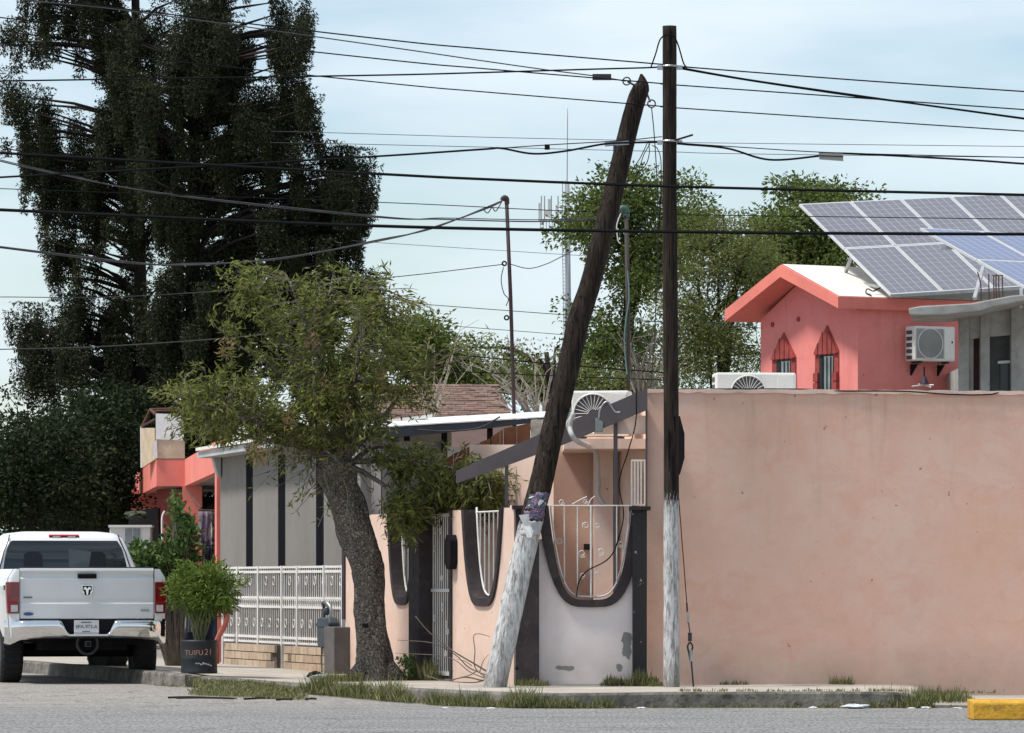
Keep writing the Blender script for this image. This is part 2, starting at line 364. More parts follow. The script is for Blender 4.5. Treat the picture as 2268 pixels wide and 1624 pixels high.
# porch: front panel with U opening
def ucurve(cx, hw, yb, yt, p, n=24):
    out = []
    for i in range(n+1):
        s = -1+2*i/n; s = math.copysign(abs(s)**.55, s)
        out.append((cx+hw*s, yb+(yt-yb)*abs(s)**p))
    return out
uo = ucurve(1310, 121, 1345.5, 1122, 3.9); ui = ucurve(1308, 93, 1329, 1120, 4.3)
yU = 1180
lo = [(x, y) for x, y in uo if 1196 <= x <= 1402]
MB().slab([(1190, 1540)]+[(1190, lo[0][1])]+lo+[(1404, lo[-1][1]), (1404, 1540)], 58.32, .14).build('porch_panel', pinkPanel, house)
band = [(max(x, 1193), y) for x, y in uo] + [(x, y) for x, y in reversed(ui)]
# ring as quads
bm_ = MB(); n = len(uo)
for (o_, i_) in zip(uo, ui):
    a = W(min(max(o_[0], 1188), 1420), o_[1], 58.27); b = W(i_[0], i_[1], 58.27)
    bm_.v += [tuple(a), tuple(b), tuple(b+V((0, .2, 0))), tuple(a+V((0, .2, 0)))]
bm_.f = [(i*4+k, i*4+(k+1) % 4, i*4+4+(k+1) % 4, i*4+4+k) for i in range(n-1) for k in range(4)]
bm_.build('opening_trim', trim, house)
def pillar(x0, x1, yt, Y, dep, cap=True, m=trim):
    p = MB().prism([W(x0, 1560, Y), W(x1, 1560, Y), W(x1, yt+8, Y), W(x0, yt+8, Y)], (0, dep, 0)).build('pillar', m, house, bevel=.008)
    if cap:
        a = W(x0-8, yt+8, Y); b = W(x1+8, yt, Y)
        MB().box(((a.x+b.x)/2, Y+dep/2, (a.z+b.z)/2), (b.x-a.x, dep+.1, abs(b.z-a.z))).build('cap', trim, p)
    return p
peelP = M('peeling_black_pillar_paint', (.022, .02, .02), .75, .3, 4, .4, 30)
def peelnodes():
    m, t, b, P = nodes('peeling_pillar_paint')
    c = mix(t, ramp(t, noise(t, P, 9, 7, .7, dist=.5), [(.645, 0), (.66, 1)]), (.022, .02, .02), (.55, .48, .44))
    t.links.new(c, b.inputs['Base Color']); b.inputs['Roughness'].default_value = .8; bump(t, b, noise(t, P, 30), .4, .01); return m
pillar(1142, 1194, 1120, 58.22, .27); pillar(1401, 1433, 1122, 58.2, .24, m=peelnodes())
# lining frame, bars and scrolls in the front opening
g = MB().tube([W(x, y, 58.4) for x, y in ucurve(1308, 89, 1322, 1119, 4.3)], .013, 6); g.build('opening_frame', whiteMetal, house, smooth=True)
ui2 = ucurve(1308, 90, 1324, 1119, 4.3, 80)
def ubot(x): return min(ui2, key=lambda q: abs(q[0]-x))[1]
guard = MB().tube([W(1214, 1120, 58.38), W(1400, 1120, 58.38)], .008).build('window_guard', whiteMetal, house)
for x in (1250, 1279, 1309, 1366, 1392):
    MB().tube([W(x, 1120, 58.38), W(x, ubot(x), 58.38)], .0085 if x != 1309 else .013).build('bar', whiteMetal, guard)
def scroll(Y, x, y, r, a0=0, turns=1.4, flip=1):
    return [W(x+flip*r*(1-k/26*.75)*math.cos(a0+k/22*2*math.pi*turns), y+r*(1-k/26*.75)*math.sin(a0+k/22*2*math.pi*turns), Y) for k in range(23)]
for x, y, r, f in ((1244, 1112, 7, 1), (1297, 1110, 6, 1), (1297, 1164, 8, 1), (1322, 1164, 7, -1), (1289, 1226, 9, 1), (1330, 1222, 9, -1), (1238, 1200, 8, 1), (1374, 1205, 8, -1), (1291, 1275, 7, 1), (1322, 1272, 6, -1)):
    MB().tube(scroll(58.38, x, y, r, random.uniform(0, 3), 1.3, f), .0045, 4).build('scroll', whiteMetal, guard)
MB().tube(spline([W(1267, 1117, 58.38), W(1285, 1107, 58.38), W(1300, 1100, 58.38)], 5), .005, 4).build('scroll', whiteMetal, guard)
MB().tube(spline([W(1303, 1119, 58.38), W(1309, 1106, 58.38), W(1318, 1099, 58.38)], 5), .005, 4).build('scroll', whiteMetal, guard)
# inside the porch
YB = 61.0
MB().prism([W(1040, 985, YB+.9), W(1226, 985, YB-.1), W(1226, 1500, YB-.1), W(1040, 1500, YB+.9)], (0, .15, 0)).build('porch_wall', pinkIn, house)
MB().slab([(1226, 940), (1316, 940), (1316, 1001), (1226, 1001)], YB, .15).build('porch_lintel', pinkIn, house)
MB().slab([(1200, 930), (1345, 930), (1345, 1500), (1200, 1500)], YB+.6, .1).build('porch_recess', pinkF, house)
MB().slab([(1316, 900), (1358, 900), (1358, 1500), (1316, 1500)], YB-.35, .9).build('porch_column', pinkIn, house)
MB().prism([W(1358, 880, YB), W(1440, 880, 59.6), W(1440, 1500, 59.6), W(1358, 1500, YB)], (.1, .06, 0)).build('porch_side_wall', pinkIn, house)
MB().prism([(xat(1438, 59), 58.99, 3.4), (xat(1438, 59), 62.2, 3.4), (xat(1434, 59), 62.2, .17), (xat(1434, 59), 58.99, .17)], (.05, 0, 0)).build('porch_end_wall', pinkIn, house)
MB().prism([FP(-.1, .165, .02), FP(9, .165, .02), FP(9, .165, 3), (1.7, 62, .165), (1.7, 58.35, .165)], (0, 0, .03)).build('porch_floor', concG, house)
MB().slab([(1359, 905), (1368, 905), (1368, 1345), (1359, 1345)], 58.72, .06).build('porch_post', fasciaM, house)
MB().slab([(1430, 905), (1434, 905), (1434, 1130), (1430, 1130)], 58.7, .1).build('corner_trim', fasciaM, house)
MB().slab([(1118, 1018), (1126, 1018), (1126, 1130), (1118, 1130)], 58.75, .06).build('porch_post', fasciaM, house)
wg = MB().slab([(1398, 1018), (1430, 1018), (1430, 1022), (1398, 1022)], 59.4, .02).build('window_grille', whiteMetal, house)
MB().slab([(1398, 1116), (1430, 1116), (1430, 1120), (1398, 1120)], 59.4, .02).build('rail', whiteMetal, wg)
for x in (1399, 1406, 1413, 1420, 1428): MB().slab([(x-1.6, 1020), (x+1.6, 1020), (x+1.6, 1118), (x-1.6, 1118)], 59.395, .015).build('bar', whiteMetal, wg)
MB().slab([(1399, 1020), (1430, 1020), (1430, 1118), (1399, 1118)], 59.44, .01).build('pane', M('frosted_glass_panel', (.42, .37, .34), .4, .2, 5, 0), wg)
# raking fascia and shed roof of the porch
fu = [(1434, 860), (1206, 957), (1076, 1014), (1010, 1043)]; fl = [(1434, 908), (1320, 955), (1248, 985), (1123, 1031), (1010, 1071)]
MB().slab(fu+fl[::-1], 58.62, .09).build('fascia', fasciaM, house)
MB().box((xat(1350, 61), 61.0, 3.05), (1.15, 3.1, .12)).build('porch_roof', pinkIn, house)
MB().slab([(1316, 921), (1431, 921), (1431, 961), (1316, 961)], 58.78, .12).build('porch_beam', pinkIn, house)
# oblique front: panels, gate, U openings, pillars
zT = 2.27
def upanel(t0, t1, tl, tr, name='front_panel'):
    c, hw = (tl+tr)/2, abs(tr-tl)/2; zb = 1.10; nC = 22
    cur = [(c+hw*s, zb+(zT-zb)*abs(s)**4) for s in [math.copysign(abs(-1+2*i/nC)**.55, -1+2*i/nC) for i in range(nC+1)]]
    poly = [(t0, .0), (t0, zT)]+cur+[(t1, zT), (t1, .0)]
    fslab(MB(), poly, 0, .12).build(name, pinkF, house)
    hi_, zbi = hw-.11, zb+.1; ring = MB()
    for i in range(nC+1):
        s = -1+2*i/nC; s = math.copysign(abs(s)**.55, s)
        a = FP(c+hw*s, zb+(zT-zb)*abs(s)**4, -.03); b = FP(c+hi_*s, zbi+(zT-zbi)*abs(s)**4.4, -.03)
        ring.v += [tuple(a), tuple(b), tuple(b+N*.19), tuple(a+N*.19)]
    ring.f = [(i*4+k, i*4+(k+1) % 4, i*4+4+(k+1) % 4, i*4+4+k) for i in range(nC) for k in range(4)]
    ring.build('opening_trim', trim, house)
    MB().tube([FP(c+(hi_-.03)*s, zbi+.03+(zT-zbi)*abs(s)**4.4, .13) for s in [math.copysign(abs(-1+2*i/30)**.55, -1+2*i/30) for i in range(31)]], .013, 6).build('opening_frame', whiteMetal, house, smooth=True)
    gd = MB().tube([FP(c-hi_, zT-.03, .13), FP(c+hi_, zT-.03, .13)], .012).build('window_guard', whiteMetal, house)
    nb = int(hi_*2/.17)
    for i in range(1, nb):
        s = -1+2*i/nb; t = c+hi_*s
        MB().beam(FP(t, zbi+.03+(zT-zbi)*abs(s)**4.4, .13), FP(t, zT-.02, .13), .012, .012, N).build('bar', whiteMetal, gd)
    return
tA, tB, tC, tD, tE = tx(1141), tx(1001), tx(949), tx(925), tx(765)
upanel(tA+.05, tB, tx(1116), tx(1026)); upanel(tD, tE, tx(922), tx(861))
p = fslab(MB(), [(tC, .0), (tD, .0), (tD, zT), (tC, zT)], -.12, .3).build('pillar', trim, house, bevel=.01)
fslab(MB(), [(tC-.1, zT), (tD+.55, zT), (tD+.55, zT+.05), (tC-.1, zT+.05)], -.14, .34).build('cap', trim, p)
fslab(MB(), [(tB-.03, .0), (tB+.06, .0), (tB+.06, zT), (tB-.03, zT)], -.02, .16).build('door_jamb', trim, house)
fslab(MB(), [(tE-.02, .9), (tE+.12, .9), (tE+.12, 2.9), (tE-.02, 2.9)], -.02, .18).build('corner_strip', trim, house)
p = fslab(MB(), [(tE-.25, .0), (tE+.28, .0), (tE+.28, .80), (tE-.25, .80)], -.22, .22).build('corner_plinth', M('grey_plinth_paint', (.10, .095, .095), .85, .2, 3, .4, dirt=(.2, .17, .14), dirtamt=.4), house, bevel=.01)
gt = fslab(MB(), [(tB+.06, .24), (tC, .24), (tC, .29), (tB+.06, .29)], .03, .04).build('gate', whiteMetal, house)
for z0 in (1.27, 2.2): fslab(MB(), [(tB+.06, z0), (tC, z0), (tC, z0+.04), (tB+.06, z0+.04)], .03, .04).build('rail', whiteMetal, gt)
for i in range(11):
    t = tB+.1+(tC-tB-.14)*i/10
    MB().beam(FP(t, .25, .05), FP(t, 2.22, .05), .014, .011, N).build('bar', whiteMetal, gt)
for i in range(10):
    MB().ring(FP(tB+.15+(tC-tB-.25)*random.random(), random.uniform(.5, 2.1), .02), .04, .007, N, 10, ts=4).build('scroll', whiteMetal, gt)
tm = tx(1008)
lb = fslab(MB(), [(tm-.12, 1.62), (tm-.06, 1.55), (tm+.06, 1.55), (tm+.12, 1.62), (tm+.12, 1.9), (tm+.06, 1.97), (tm-.06, 1.97), (tm-.12, 1.9)], -.1, .1).build('letter_box', blackM, house, bevel=.01)
MB().prism([FP(tB+.9, .17, 1.6), FP(tE, .17, 1.6), FP(tE, 2.6, 1.6), FP(tB+.9, 2.6, 1.6)], N*.1).build('porch_wall', M('pale_porch_paint', (.66, .60, .54), .9, .1), house)
# small fittings of the porch: wires, pipe, blue box
MB().tube(spline([W(1270, 915, 58.5), W(1262, 945, 58.5), W(1275, 975, 58.5), W(1318, 1000, 60), W(1325, 1060, 60.55), W(1325, 1095, 60.55), W(1338, 1118, 60.55)], 8), [.03]*49, 8).build('refrigerant_pipe', M('white_pipe_wrap', (.55, .54, .52), .7, .1), house, smooth=True)
MB().slab([(1319, 925), (1336, 935), (1336, 957), (1319, 957)], 58.56, .06).build('junction_box', M('grey_green_conduit_box', (.22, .26, .24), .6), house, bevel=.008)
MB().tube(spline([W(1326, 928, 58.57), W(1330, 905, 58.57), W(1345, 890, 58.57), W(1362, 912, 58.57), W(1374, 913, 58.57)], 8), .012, 6).build('conduit', greyM, house, smooth=True)
MB().tube(spline([W(1409, 860, 58.57), W(1408, 935, 58.57), W(1391, 1000, 58.6), W(1371, 1070, 58.55), W(1381, 1140, 58.36), W(1366, 1205, 58.36), W(1345, 1240, 58.36), W(1300, 1265, 58.36), W(1282, 1290, 58.36), W(1277, 1322, 58.36)], 8), .0075, 5).build('hanging_wire', cable, house)
MB().tube(spline([W(1262, 925, 58.5), W(1255, 940, 58.48), W(1262, 962, 58.48), W(1275, 968, 58.5)], 6), .006, 5).build('loose_wire', whiteMetal, house)
MB().slab([(1293, 1205), (1308, 1205), (1308, 1218), (1293, 1218)], YB+.58, .02).build('meter_hole', darkIn, house)

# ------------------------------------------------------------------ air conditioners
def make_ac(name, label, loc, rz, w=.86, h=.56, d=.32, bars='radial', fx=-.12, logo=True):
    t = T(name, label, 'air conditioner', loc, 'split air conditioner units', rz, local=True)
    MB().box((0, 0, .04+h/2), (w, d, h)).build('casing', plastW, t, bevel=.025)
    fr = min(h*.43, .26); c = V((fx*w, -d/2-.002, .04+h*.5))
    f = MB().disc(c, fr, (0, -1, 0), .006, 32).build('fan_grille', M('dark_fan_recess', (.07, .07, .075), .7), t)
    MB().ring(c+V((0, -.012, 0)), fr, .009, (0, 1, 0), 32).build('rim', plastW, f)
    if bars == 'radial':
        for k in range(26):
            a = 2*math.pi*k/26
            MB().tube([c+V((.05*math.cos(a), -.012, .05*math.sin(a))), c+V((fr*math.cos(a), -.012, fr*math.sin(a)))], .0035, 4).build('wire', plastW, f)
    else:
        for k in range(-7, 8):
            q = math.sqrt(max(0, fr*fr-(k*fr/8)**2)); z = k*fr/8
            MB().box(c+V((0, -.012, z)), (2*q, .006, .006)).build('slat', M('grey_slat', (.35, .35, .34), .6), f)
        MB().box(c+V((0, -.004, 0)), (fr*2.2, .006, h*.84)).build('grille_field', M('grille_grey', (.30, .30, .29), .6), t)
    for k in range(5): MB().box((-w/2-.003, .02, .1+k*h*.18), (.008, d*.55, h*.11)).build('side_slot', M('dark_fan_recess', (.07,)*3), t)
    MB().box((w/2-.13, -d/2-.003, .04+h/2), (.2, .008, h*.86)).build('service_panel', plastW, t, bevel=.003)
    if logo:
        MB().box((w/2-.07, -d/2-.009, .04+h*.55), (.028, .003, .035)).build('badge', blackM, t)
    for s in (-1, 1): MB().box((s*w*.33, 0, .02), (.05, d*.9, .04)).build('foot', darkMetal, t)
    return t
make_ac('air_conditioner', 'white outdoor air conditioner with radial fan grille behind the sloping porch fascia', V((xat(1333, 60), 60.0, 3.11)), R(-10), .70, .55, .3)
a2 = make_ac('air_conditioner', 'long white outdoor air conditioner half hidden behind the top of the pink wall', V((xat(1670, 60.2), 60.2, 3.385)), R(6), .98, .5, .34, fx=-.1, logo=False)
# mark on the second unit: three-stroke emblem
for k, (dx, dz, an) in enumerate(((.26, .24, 60), (.30, .24, -60), (.36, .2, 40), (.40, .2, -40))):
    MB().box((dx, -.18, dz), (.055, .006, .014), ax=(V((math.cos(R(an)), 0, math.sin(R(an)))), V((0, 1, 0)), V((-math.sin(R(an)), 0, math.cos(R(an)))))).build('emblem_stroke', M('worn_brown_print', (.10, .08, .05), .7), a2)

# ------------------------------------------------------------------ neighbour: planks, patio roof, cream house
cream = T('neighbour_house', 'cream stucco house with tall black window slits and white roof edge', 'house', V((-2.5, 70, .18)))
u3 = V((-.223, .975, 0)); n3 = V((.975, .223, 0)); c3 = V((xat(752, 68.5), 68.5, 0))
def t3(x, d=0):
    k = (x-CX)/FPX; b = c3+n3*d; return (b.x-k*b.y)/(k*u3.y-u3.x)
def P3(t, z, d=0): q = c3+u3*t+n3*d; return V((q.x, q.y, z))
tL = t3(488)
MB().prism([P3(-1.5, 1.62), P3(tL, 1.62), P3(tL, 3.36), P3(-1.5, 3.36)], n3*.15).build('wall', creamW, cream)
MB().prism([P3(-1.5, 0, .02), P3(tL, 0, .02), P3(tL, 1.63, .02), P3(-1.5, 1.63, .02)], n3*.12).build('lower_wall', M('dark_brown_yard_shade', (.07, .055, .045), .85, .2), cream)  # dark colour stands in for the shaded yard behind the fence bars
for x0, x1 in ((546, 560), (617, 632), (701, 717)):
    a, b = t3(x1), t3(x0)
    w = MB().prism([P3(a, 1.5, -.008), P3(b, 1.5, -.008), P3(b, 3.26, -.008), P3(a, 3.26, -.008)], n3*.05).build('window_slit', blackM, cream)
    MB().prism([P3(a+.06, 1.5, -.012), P3(b-.06, 1.5, -.012), P3(b-.06, 3.2, -.012), P3(a+.06, 3.2, -.012)], n3*.004).build('pane', M('dark_slit_glass', (.006, .007, .01), .9, .1, 3, 0, spec=.03), w)
eg = M('grey_eave_paint', (.40, .41, .40), .8, .15, 2, .3)
MB().prism([P3(.7, 3.35, -.32), P3(tL+.3, 3.35, -.32), P3(tL+.3, 3.45, -.32), P3(.7, 3.45, -.32)], n3*.4).build('eave', eg, cream)
MB().prism([P3(tL+.02, 3.05, -.02), P3(tL+.02, 3.05, -.06), P3(tL+.02, 3.345, -.14), P3(tL+.02, 3.345, -.02)], u3*-.2).build('eave_bracket', eg, cream)
MB().prism([P3(.9, 3.46, -.36), P3(tL+.2, 3.46, -.36), P3(tL+.2, 3.70, 1.5), P3(.9, 3.70, 1.5)], V((0, 0, .05))).build('roof', whiteRoof, cream)
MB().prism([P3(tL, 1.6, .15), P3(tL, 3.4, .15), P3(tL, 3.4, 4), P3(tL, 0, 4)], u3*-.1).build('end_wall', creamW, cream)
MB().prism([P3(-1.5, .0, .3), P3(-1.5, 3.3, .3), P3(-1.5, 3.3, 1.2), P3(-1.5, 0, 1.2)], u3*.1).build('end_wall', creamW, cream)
# patio
patio = T('patio_roof', 'flat patio roof with bright white sheet edge and dark beam over black posts', 'roof', W(1000, 1500, 66.6))
MB().prism([W(780, 948, 67), W(1212, 922, 67), W(1212, 911, 71), W(790, 934, 71)], V((0, 0, -.015))).build('roof_sheet', M('bright_white_sheet_metal', (.82, .82, .80), .5, .05, 3, 0), patio)
MB().prism([W(790, 951, 67.03), W(1210, 925, 67.03), W(1176, 937, 67.03), W(1078, 949, 67.03), W(925, 964, 67.03), (W(800, 975, 67.03))], V((0, .12, 0))).build('beam', M('dark_blue_grey_beam', (.045, .05, .06), .6, .2), patio)
for x in (901, 984, 1085): MB().slab([(x-6.5, 940), (x+6.5, 940), (x+6.5, 1500), (x-6.5, 1500)], 67.2, .1).build('post', blackM, patio)
MB().tube(spline([W(925, 952, 66.95), W(985, 955, 66.95), W(1060, 948, 66.95), W(1108, 923, 66.95)], 8), .012, 5).build('sagging_cable', cable2, patio)
yard = T('yard_wall', 'white plastered yard wall with olive band seen under the patio roof', 'wall', W(930, 1480, 69.5))
MB().slab([(815, 988), (1040, 990), (1040, 1500), (815, 1500)], 69.5, .15).build('wall', M('white_yard_plaster', (.74, .75, .78), .9, .08), yard)
MB().slab([(815, 955), (1000, 958), (1000, 988), (815, 986)], 69.8, .12).build('upper_band', M('olive_plaster', (.30, .28, .22), .9, .15), yard)
plk = T('plank_screen', 'brown plank screen stepping up behind the grey fascia', 'screen', W(1080, 1500, 62.4))
brownP = M('brown_stained_planks', (.16, .058, .022), .65, .3, 3, .2, 20)
for i, (x0, x1, ya, yb) in enumerate(((960, 976, 1037, 1028), (977, 1004, 1024, 1006), (1005, 1033, 1005, 993), (1034, 1062, 992, 982), (1063, 1086, 980, 971), (1088, 1107, 968, 955), (1108, 1114, 954, 950), (1116, 1144, 949, 943), (1145, 1175, 943, 937))):
    MB().slab([(x0, ya), (x1, yb), (x1, 1500), (x0, 1500)], 62.4+.01*(i % 2), .03).build('plank', brownP, plk)
MB().slab([(1176, 930), (1190, 928), (1205, 931), (1222, 934), (1222, 1500), (1176, 1500)], 62.5, .35).build('block_pier', M('flaking_plaster_block', (.46, .43, .37), .95, .25, 7, .8, 18, dirt=(.2, .17, .13), dirtamt=.6), plk)

# shingled roof house
sh = T('shingled_house', 'low house with reddish brown shingle roof behind the patio', 'house', V((xat(990, 86), 88, 0)))
ea, ri = 85.0, 89.0; zr, ze = zat(853, ri), zat(992, ea)
xl0, xr0 = 872, 1103
def SP(s, q):     # s along the ridge in metres, q 0 eave..1 ridge
    return V((s, ea+(ri-ea)*q, ze+(zr-ze)*q))
XL, XRr, XRe = xat(840, ri), xat(1103, ri), xat(1168, ea)
MB().add([SP(XL-.9, 0), SP(XRe, 0), SP(XRr, 1), SP(XL, 1)]+[SP(XL-.9, 0)-V((0, 0, .1)), SP(XRe, 0)-V((0, 0, .1)), SP(XRr, 1)-V((0, 0, .1)), SP(XL, 1)-V((0, 0, .1))], [(0,1,2,3), (7,6,5,4), (0,4,5,1), (1,5,6,2), (2,6,7,3), (3,7,4,0)]).build('roof', M('shingle_underlay', (.10, .06, .05), .95), sh)
MB().box(((XL+XRe)/2-.2, 88.5, ze/2-.1), (abs(XRe-XL)-.5, 5, ze-.1)).build('wall', M('tan_plaster', (.45, .40, .32), .9), sh)
shm = [M('shingle_%d' % i, c, .95, .3, 6, .4, 50) for i, c in enumerate(((.17, .105, .08), (.14, .085, .068), (.20, .125, .095)))]
rows = 30
src = {}
for r_ in range(11, rows):
    q0 = r_/rows; xr = XRe+(XRr-XRe)*q0; xl = XL-.9+.9*q0; w = .23
    k = 0; x = xl+(.1 if r_ % 2 else 0)
    while x+w < xr+.02:
        pc = SP(x+w/2, q0+.55/rows)
        mi = random.randrange(3)
        if mi not in src:
            q = (SP(0, 1)-SP(0, 0)).normalized(); nn = V((1, 0, 0)).cross(q)
            L = (SP(0, 1)-SP(0, 0)).length/rows*1.15
            o = MB().box((0, 0, 0), (w*.97, L, .018), ax=(V((1, 0, 0)), (q+nn*-.05).normalized(), nn)).build('shingle', shm[mi], sh)
            src[mi] = o; o.location = pc-FR[sh.name]+nn*.012-V((0,0,.04)); FR[o.name] = pc
        else:
            o = share(src[mi], 'shingle', pc, sh); q = (SP(0, 1)-SP(0, 0)).normalized(); o.location += V((1, 0, 0)).cross(q)*(.012+random.uniform(0, .012))-V((0, 0, .04))
        x += w; k += 1

# ------------------------------------------------------------------ fence, brick bases and small things along the side street
fen = T('iron_fence', 'white painted iron fence and gate with scrollwork on low brick bases', 'fence', FP(12, .18, .05))
f0, f1 = tx(752), tx(486); zf = 1.60
for z0, hh in ((1.585, .03), (1.52, .035), (1.16, .03), (1.03, .03), (.60, .035), (.53, .03)):
    fslab(MB(), [(f0, z0), (f1, z0), (f1, z0+hh), (f0, z0+hh)], .04, .03).build('rail', whiteMetal, fen)
b0 = MB().beam(FP(f0, .53, .06), FP(f0, 1.59, .06), .014, .010, N).build('bar', whiteMetal, fen)
nb = 62
for i in range(1, nb):
    t = f0+(f1-f0)*i/nb; q = FP(t, .53, .06); share(b0, 'bar', q, fen)
for x in (752, 711, 652, 618, 566, 520, 488):
    t = tx(x); MB().beam(FP(t, .18, .05), FP(t, 1.62, .05), .06, .05, N).build('post', whiteMetal, fen)
s0 = MB().ring(FP(f0, 1.1, .045), .06, .006, N, 10, ts=4).build('scroll', whiteMetal, fen); zc = FR[s0.name].z
for i in range(1, 60):
    q = FP(f0+(f1-f0)*i/60, 0, .045); share(s0, 'scroll', V((q.x, q.y, zc)), fen)
    if i % 2: share(s0, 'scroll', V((q.x, q.y, zc+(.31 if i % 4 == 1 else -.28))), fen)
for x in (642, 646): 
    for dz in (0,): MB().beam(FP(tx(x), .2, .06), FP(tx(x), .55, .06), .03, .02, N).build('bar', whiteMetal, fen)
brickM = [M('tan_brick_%d' % i, c, .9, .2, 6, .4, 40) for i, c in enumerate(((.42, .31, .22), (.38, .28, .20), (.46, .35, .25)))]
mort = M('dark_mortar', (.12, .095, .08), .95)
for nm, xa, xb in (('brick base under the fence beside the pink standpipe', 506, 618), ('brick base under the fence beside the gas meter', 638, 749)):
    ta, tb = tx(xb), tx(xa)
    bt = T('brick_planter', 'low three course tan '+nm, 'planter', FP((ta+tb)/2, .18, .1), 'brick bases under the fence')
    fslab(MB(), [(ta, .1), (tb, .1), (tb, .51), (ta, .51)], -.03, .3).build('core', mort, bt)
    L = (tb-ta); nbk = max(3, int(L/.42)); bl = L/nbk; first = {}
    for r_ in range(3):
        for k in range(nbk+1):
            c = ta+bl*(k+(.5 if r_ % 2 else 0)); 
            if c > tb-.05: continue
            mi = random.randrange(3); pos = FP(c+bl/2 if c+bl/2 < tb else tb-bl/2, .185+r_*.112, .1)
            key = mi
            if key not in first: first[key] = MB().box(pos+V((0, 0, .05)), (bl*.965, .33, .1), ax=(U, N, V((0, 0, 1)))).build('brick', brickM[mi], bt)
            else: share(first[key], 'brick', pos, bt)
# pink standpipe
sp = T('standpipe', 'faded pink plastic pipe standing against the brick base by the fence', 'pipe', FP(tx(500), .18, -.15))
t = tx(500)
MB().tube([FP(t, .17, -.15), FP(t, .48, -.15)], .055, 10).build('lower_pipe', M('faded_pink_plastic', (.46, .13, .10), .7, .2), sp, smooth=True)
MB().tube(spline([FP(t, .48, -.15), FP(t-.15, .62, -.13), FP(t-.42, .80, -.1), FP(t-.5, .98, -.1)], 5), .04, 10).build('upper_pipe', M('faded_pink_plastic', (.46, .13, .10)), sp, smooth=True)
MB().tube([FP(t-.5, .94, -.1), FP(t-.51, 1.03, -.1)], .055, 10).build('pipe_socket', M('faded_orange_plastic', (.50, .20, .12), .7), sp, smooth=True)
# gas meter
gm = T('gas_meter', 'dark blue grey gas meter mounted on the end of the white fence', 'gas meter', FP(tx(736), .5, -.15))
t = tx(736); mm = M('blue_grey_meter_paint', (.045, .06, .072), .6, .25, 6, .2)
fslab(MB(), [(t-.3, .52), (t+.3, .52), (t+.33, .6), (t+.33, .85), (t+.27, .92), (t-.27, .92), (t-.33, .85), (t-.33, .6)], -.13, .13).build('meter_body', mm, gm, bevel=.02)
fslab(MB(), [(t-.35, .80), (t+.35, .80), (t+.35, .84), (t-.35, .84)], -.14, .15).build('rim', mm, gm)
for dt in (-.2, .18): MB().tube(spline([FP(t+dt, .9, -.07), FP(t+dt, 1.04, -.07), FP(t+dt+(.1 if dt < 0 else -.1), 1.12, -.1), FP(t+dt+(.16 if dt < 0 else -.2), 1.05, -.05)], 5), .022, 8).build('pipe', greyM if dt < 0 else mm, gm, smooth=True)
MB().box(FP(t+.05, 1.0, -.07), (.09, .09, .1)).build('regulator', mm, gm, bevel=.03)
MB().tube([FP(t+.3, .18, -.06), FP(t+.3, .55, -.06)], .02, 8).build('riser', mm, gm)
# rubbish by the plinth
q = W(716, 1484, 62.6); blob((q.x, q.y, .17), (.19, .14, .06), 3).build('plastic_bag', M('crumpled_white_plastic', (.62, .66, .68), .4, .15, 20, .6, 25), label='crumpled white plastic sheet lying beside the grey plinth', cat='plastic bag')
q = W(700, 1484, 62.9); blob((q.x, q.y, .17), (.11, .1, .09), 5).build('rubbish_bag', blackM, label='small black rubbish bag under the gas meter', cat='bag')
q = W(1893, 1566, 54.7); blob((q.x, q.y-.1, 0), (.15, .07, .05), 8).build('plastic_bag', M('crumpled_white_plastic', (.6,)*3), label='crumpled white plastic bottle and bag in the gutter below the kerb', cat='plastic bag')
for i, (x, y) in enumerate(((985, 1554), (1087, 1552), (1330, 1563), (1420, 1562), (2050, 1559), (2020, 1565), (2120, 1567), (1800, 1563), (560, 1540), (600, 1537), (640, 1541))):
    Yq = CAMZ*FPX/(y-HY)
    Yq = min(Yq, 54.75) if x > 900 else 58.0
    blob((xat(x, Yq), Yq, roadz(0, Yq)-.005), (random.uniform(.03, .06), random.uniform(.02, .04), random.uniform(.015, .03)), 20+i).build('litter', paperM, label='small scrap of pale litter lying in the gutter', cat='litter', group='scraps of litter along the kerb')

# ------------------------------------------------------------------ coral shop further along
shop = T('coral_shop', 'coral painted shop with deep stepped canopy over a dark open front', 'shop', V((-5, 85, .2)))
us = V((-.108, .994, 0)); nsv = V((.994, .108, 0)); cs = V((xat(482, 78.7), 78.7, 0))
def PS(s, z, d=0): q = cs+us*s+nsv*d; return V((q.x, q.y, z))
zt_, zb_ = 3.64, 3.15
sN = 12.2
MB().prism([PS(0, zb_), PS(sN, zb_), PS(sN, zt_), PS(0, zt_)], nsv*.15).build('fascia', coral, shop)
ca = PS(sN, 0); X2 = xat(347, ca.y)
MB().prism([V((ca.x+.1, ca.y, zb_)), V((X2, ca.y, zb_)), V((X2, ca.y, zt_)), V((ca.x+.1, ca.y, zt_))], (0, .15, 0)).build('fascia', coral, shop)
cb = V((X2, ca.y, 0))
def PB(s, z, d=0): q = cb+us*s+nsv*d; return V((q.x, q.y, z))
MB().prism([PB(.0, zb_, -.002), PB(7.9, zb_, -.002), PB(7.9, zt_, -.002), PB(.0, zt_, -.002)], nsv*.15).build('fascia', coral, shop)
MB().prism([PB(7.93, zb_), PB(13, zb_), PB(13, zt_), PB(7.93, zt_)], nsv*.15).build('fascia', coral, shop)
soff = M('grey_soffit_plaster', (.30, .27, .25), .9, .15)
MB().prism([PS(.02, zb_+.05, .1), PS(sN, zb_+.05, .1), PB(.1, zb_+.05, .1), PB(13, zb_+.05, .1), PB(13, zb_+.05, 4.5), PS(0, zb_+.05, 4)], (0, 0, .1)).build('soffit', soff, shop)
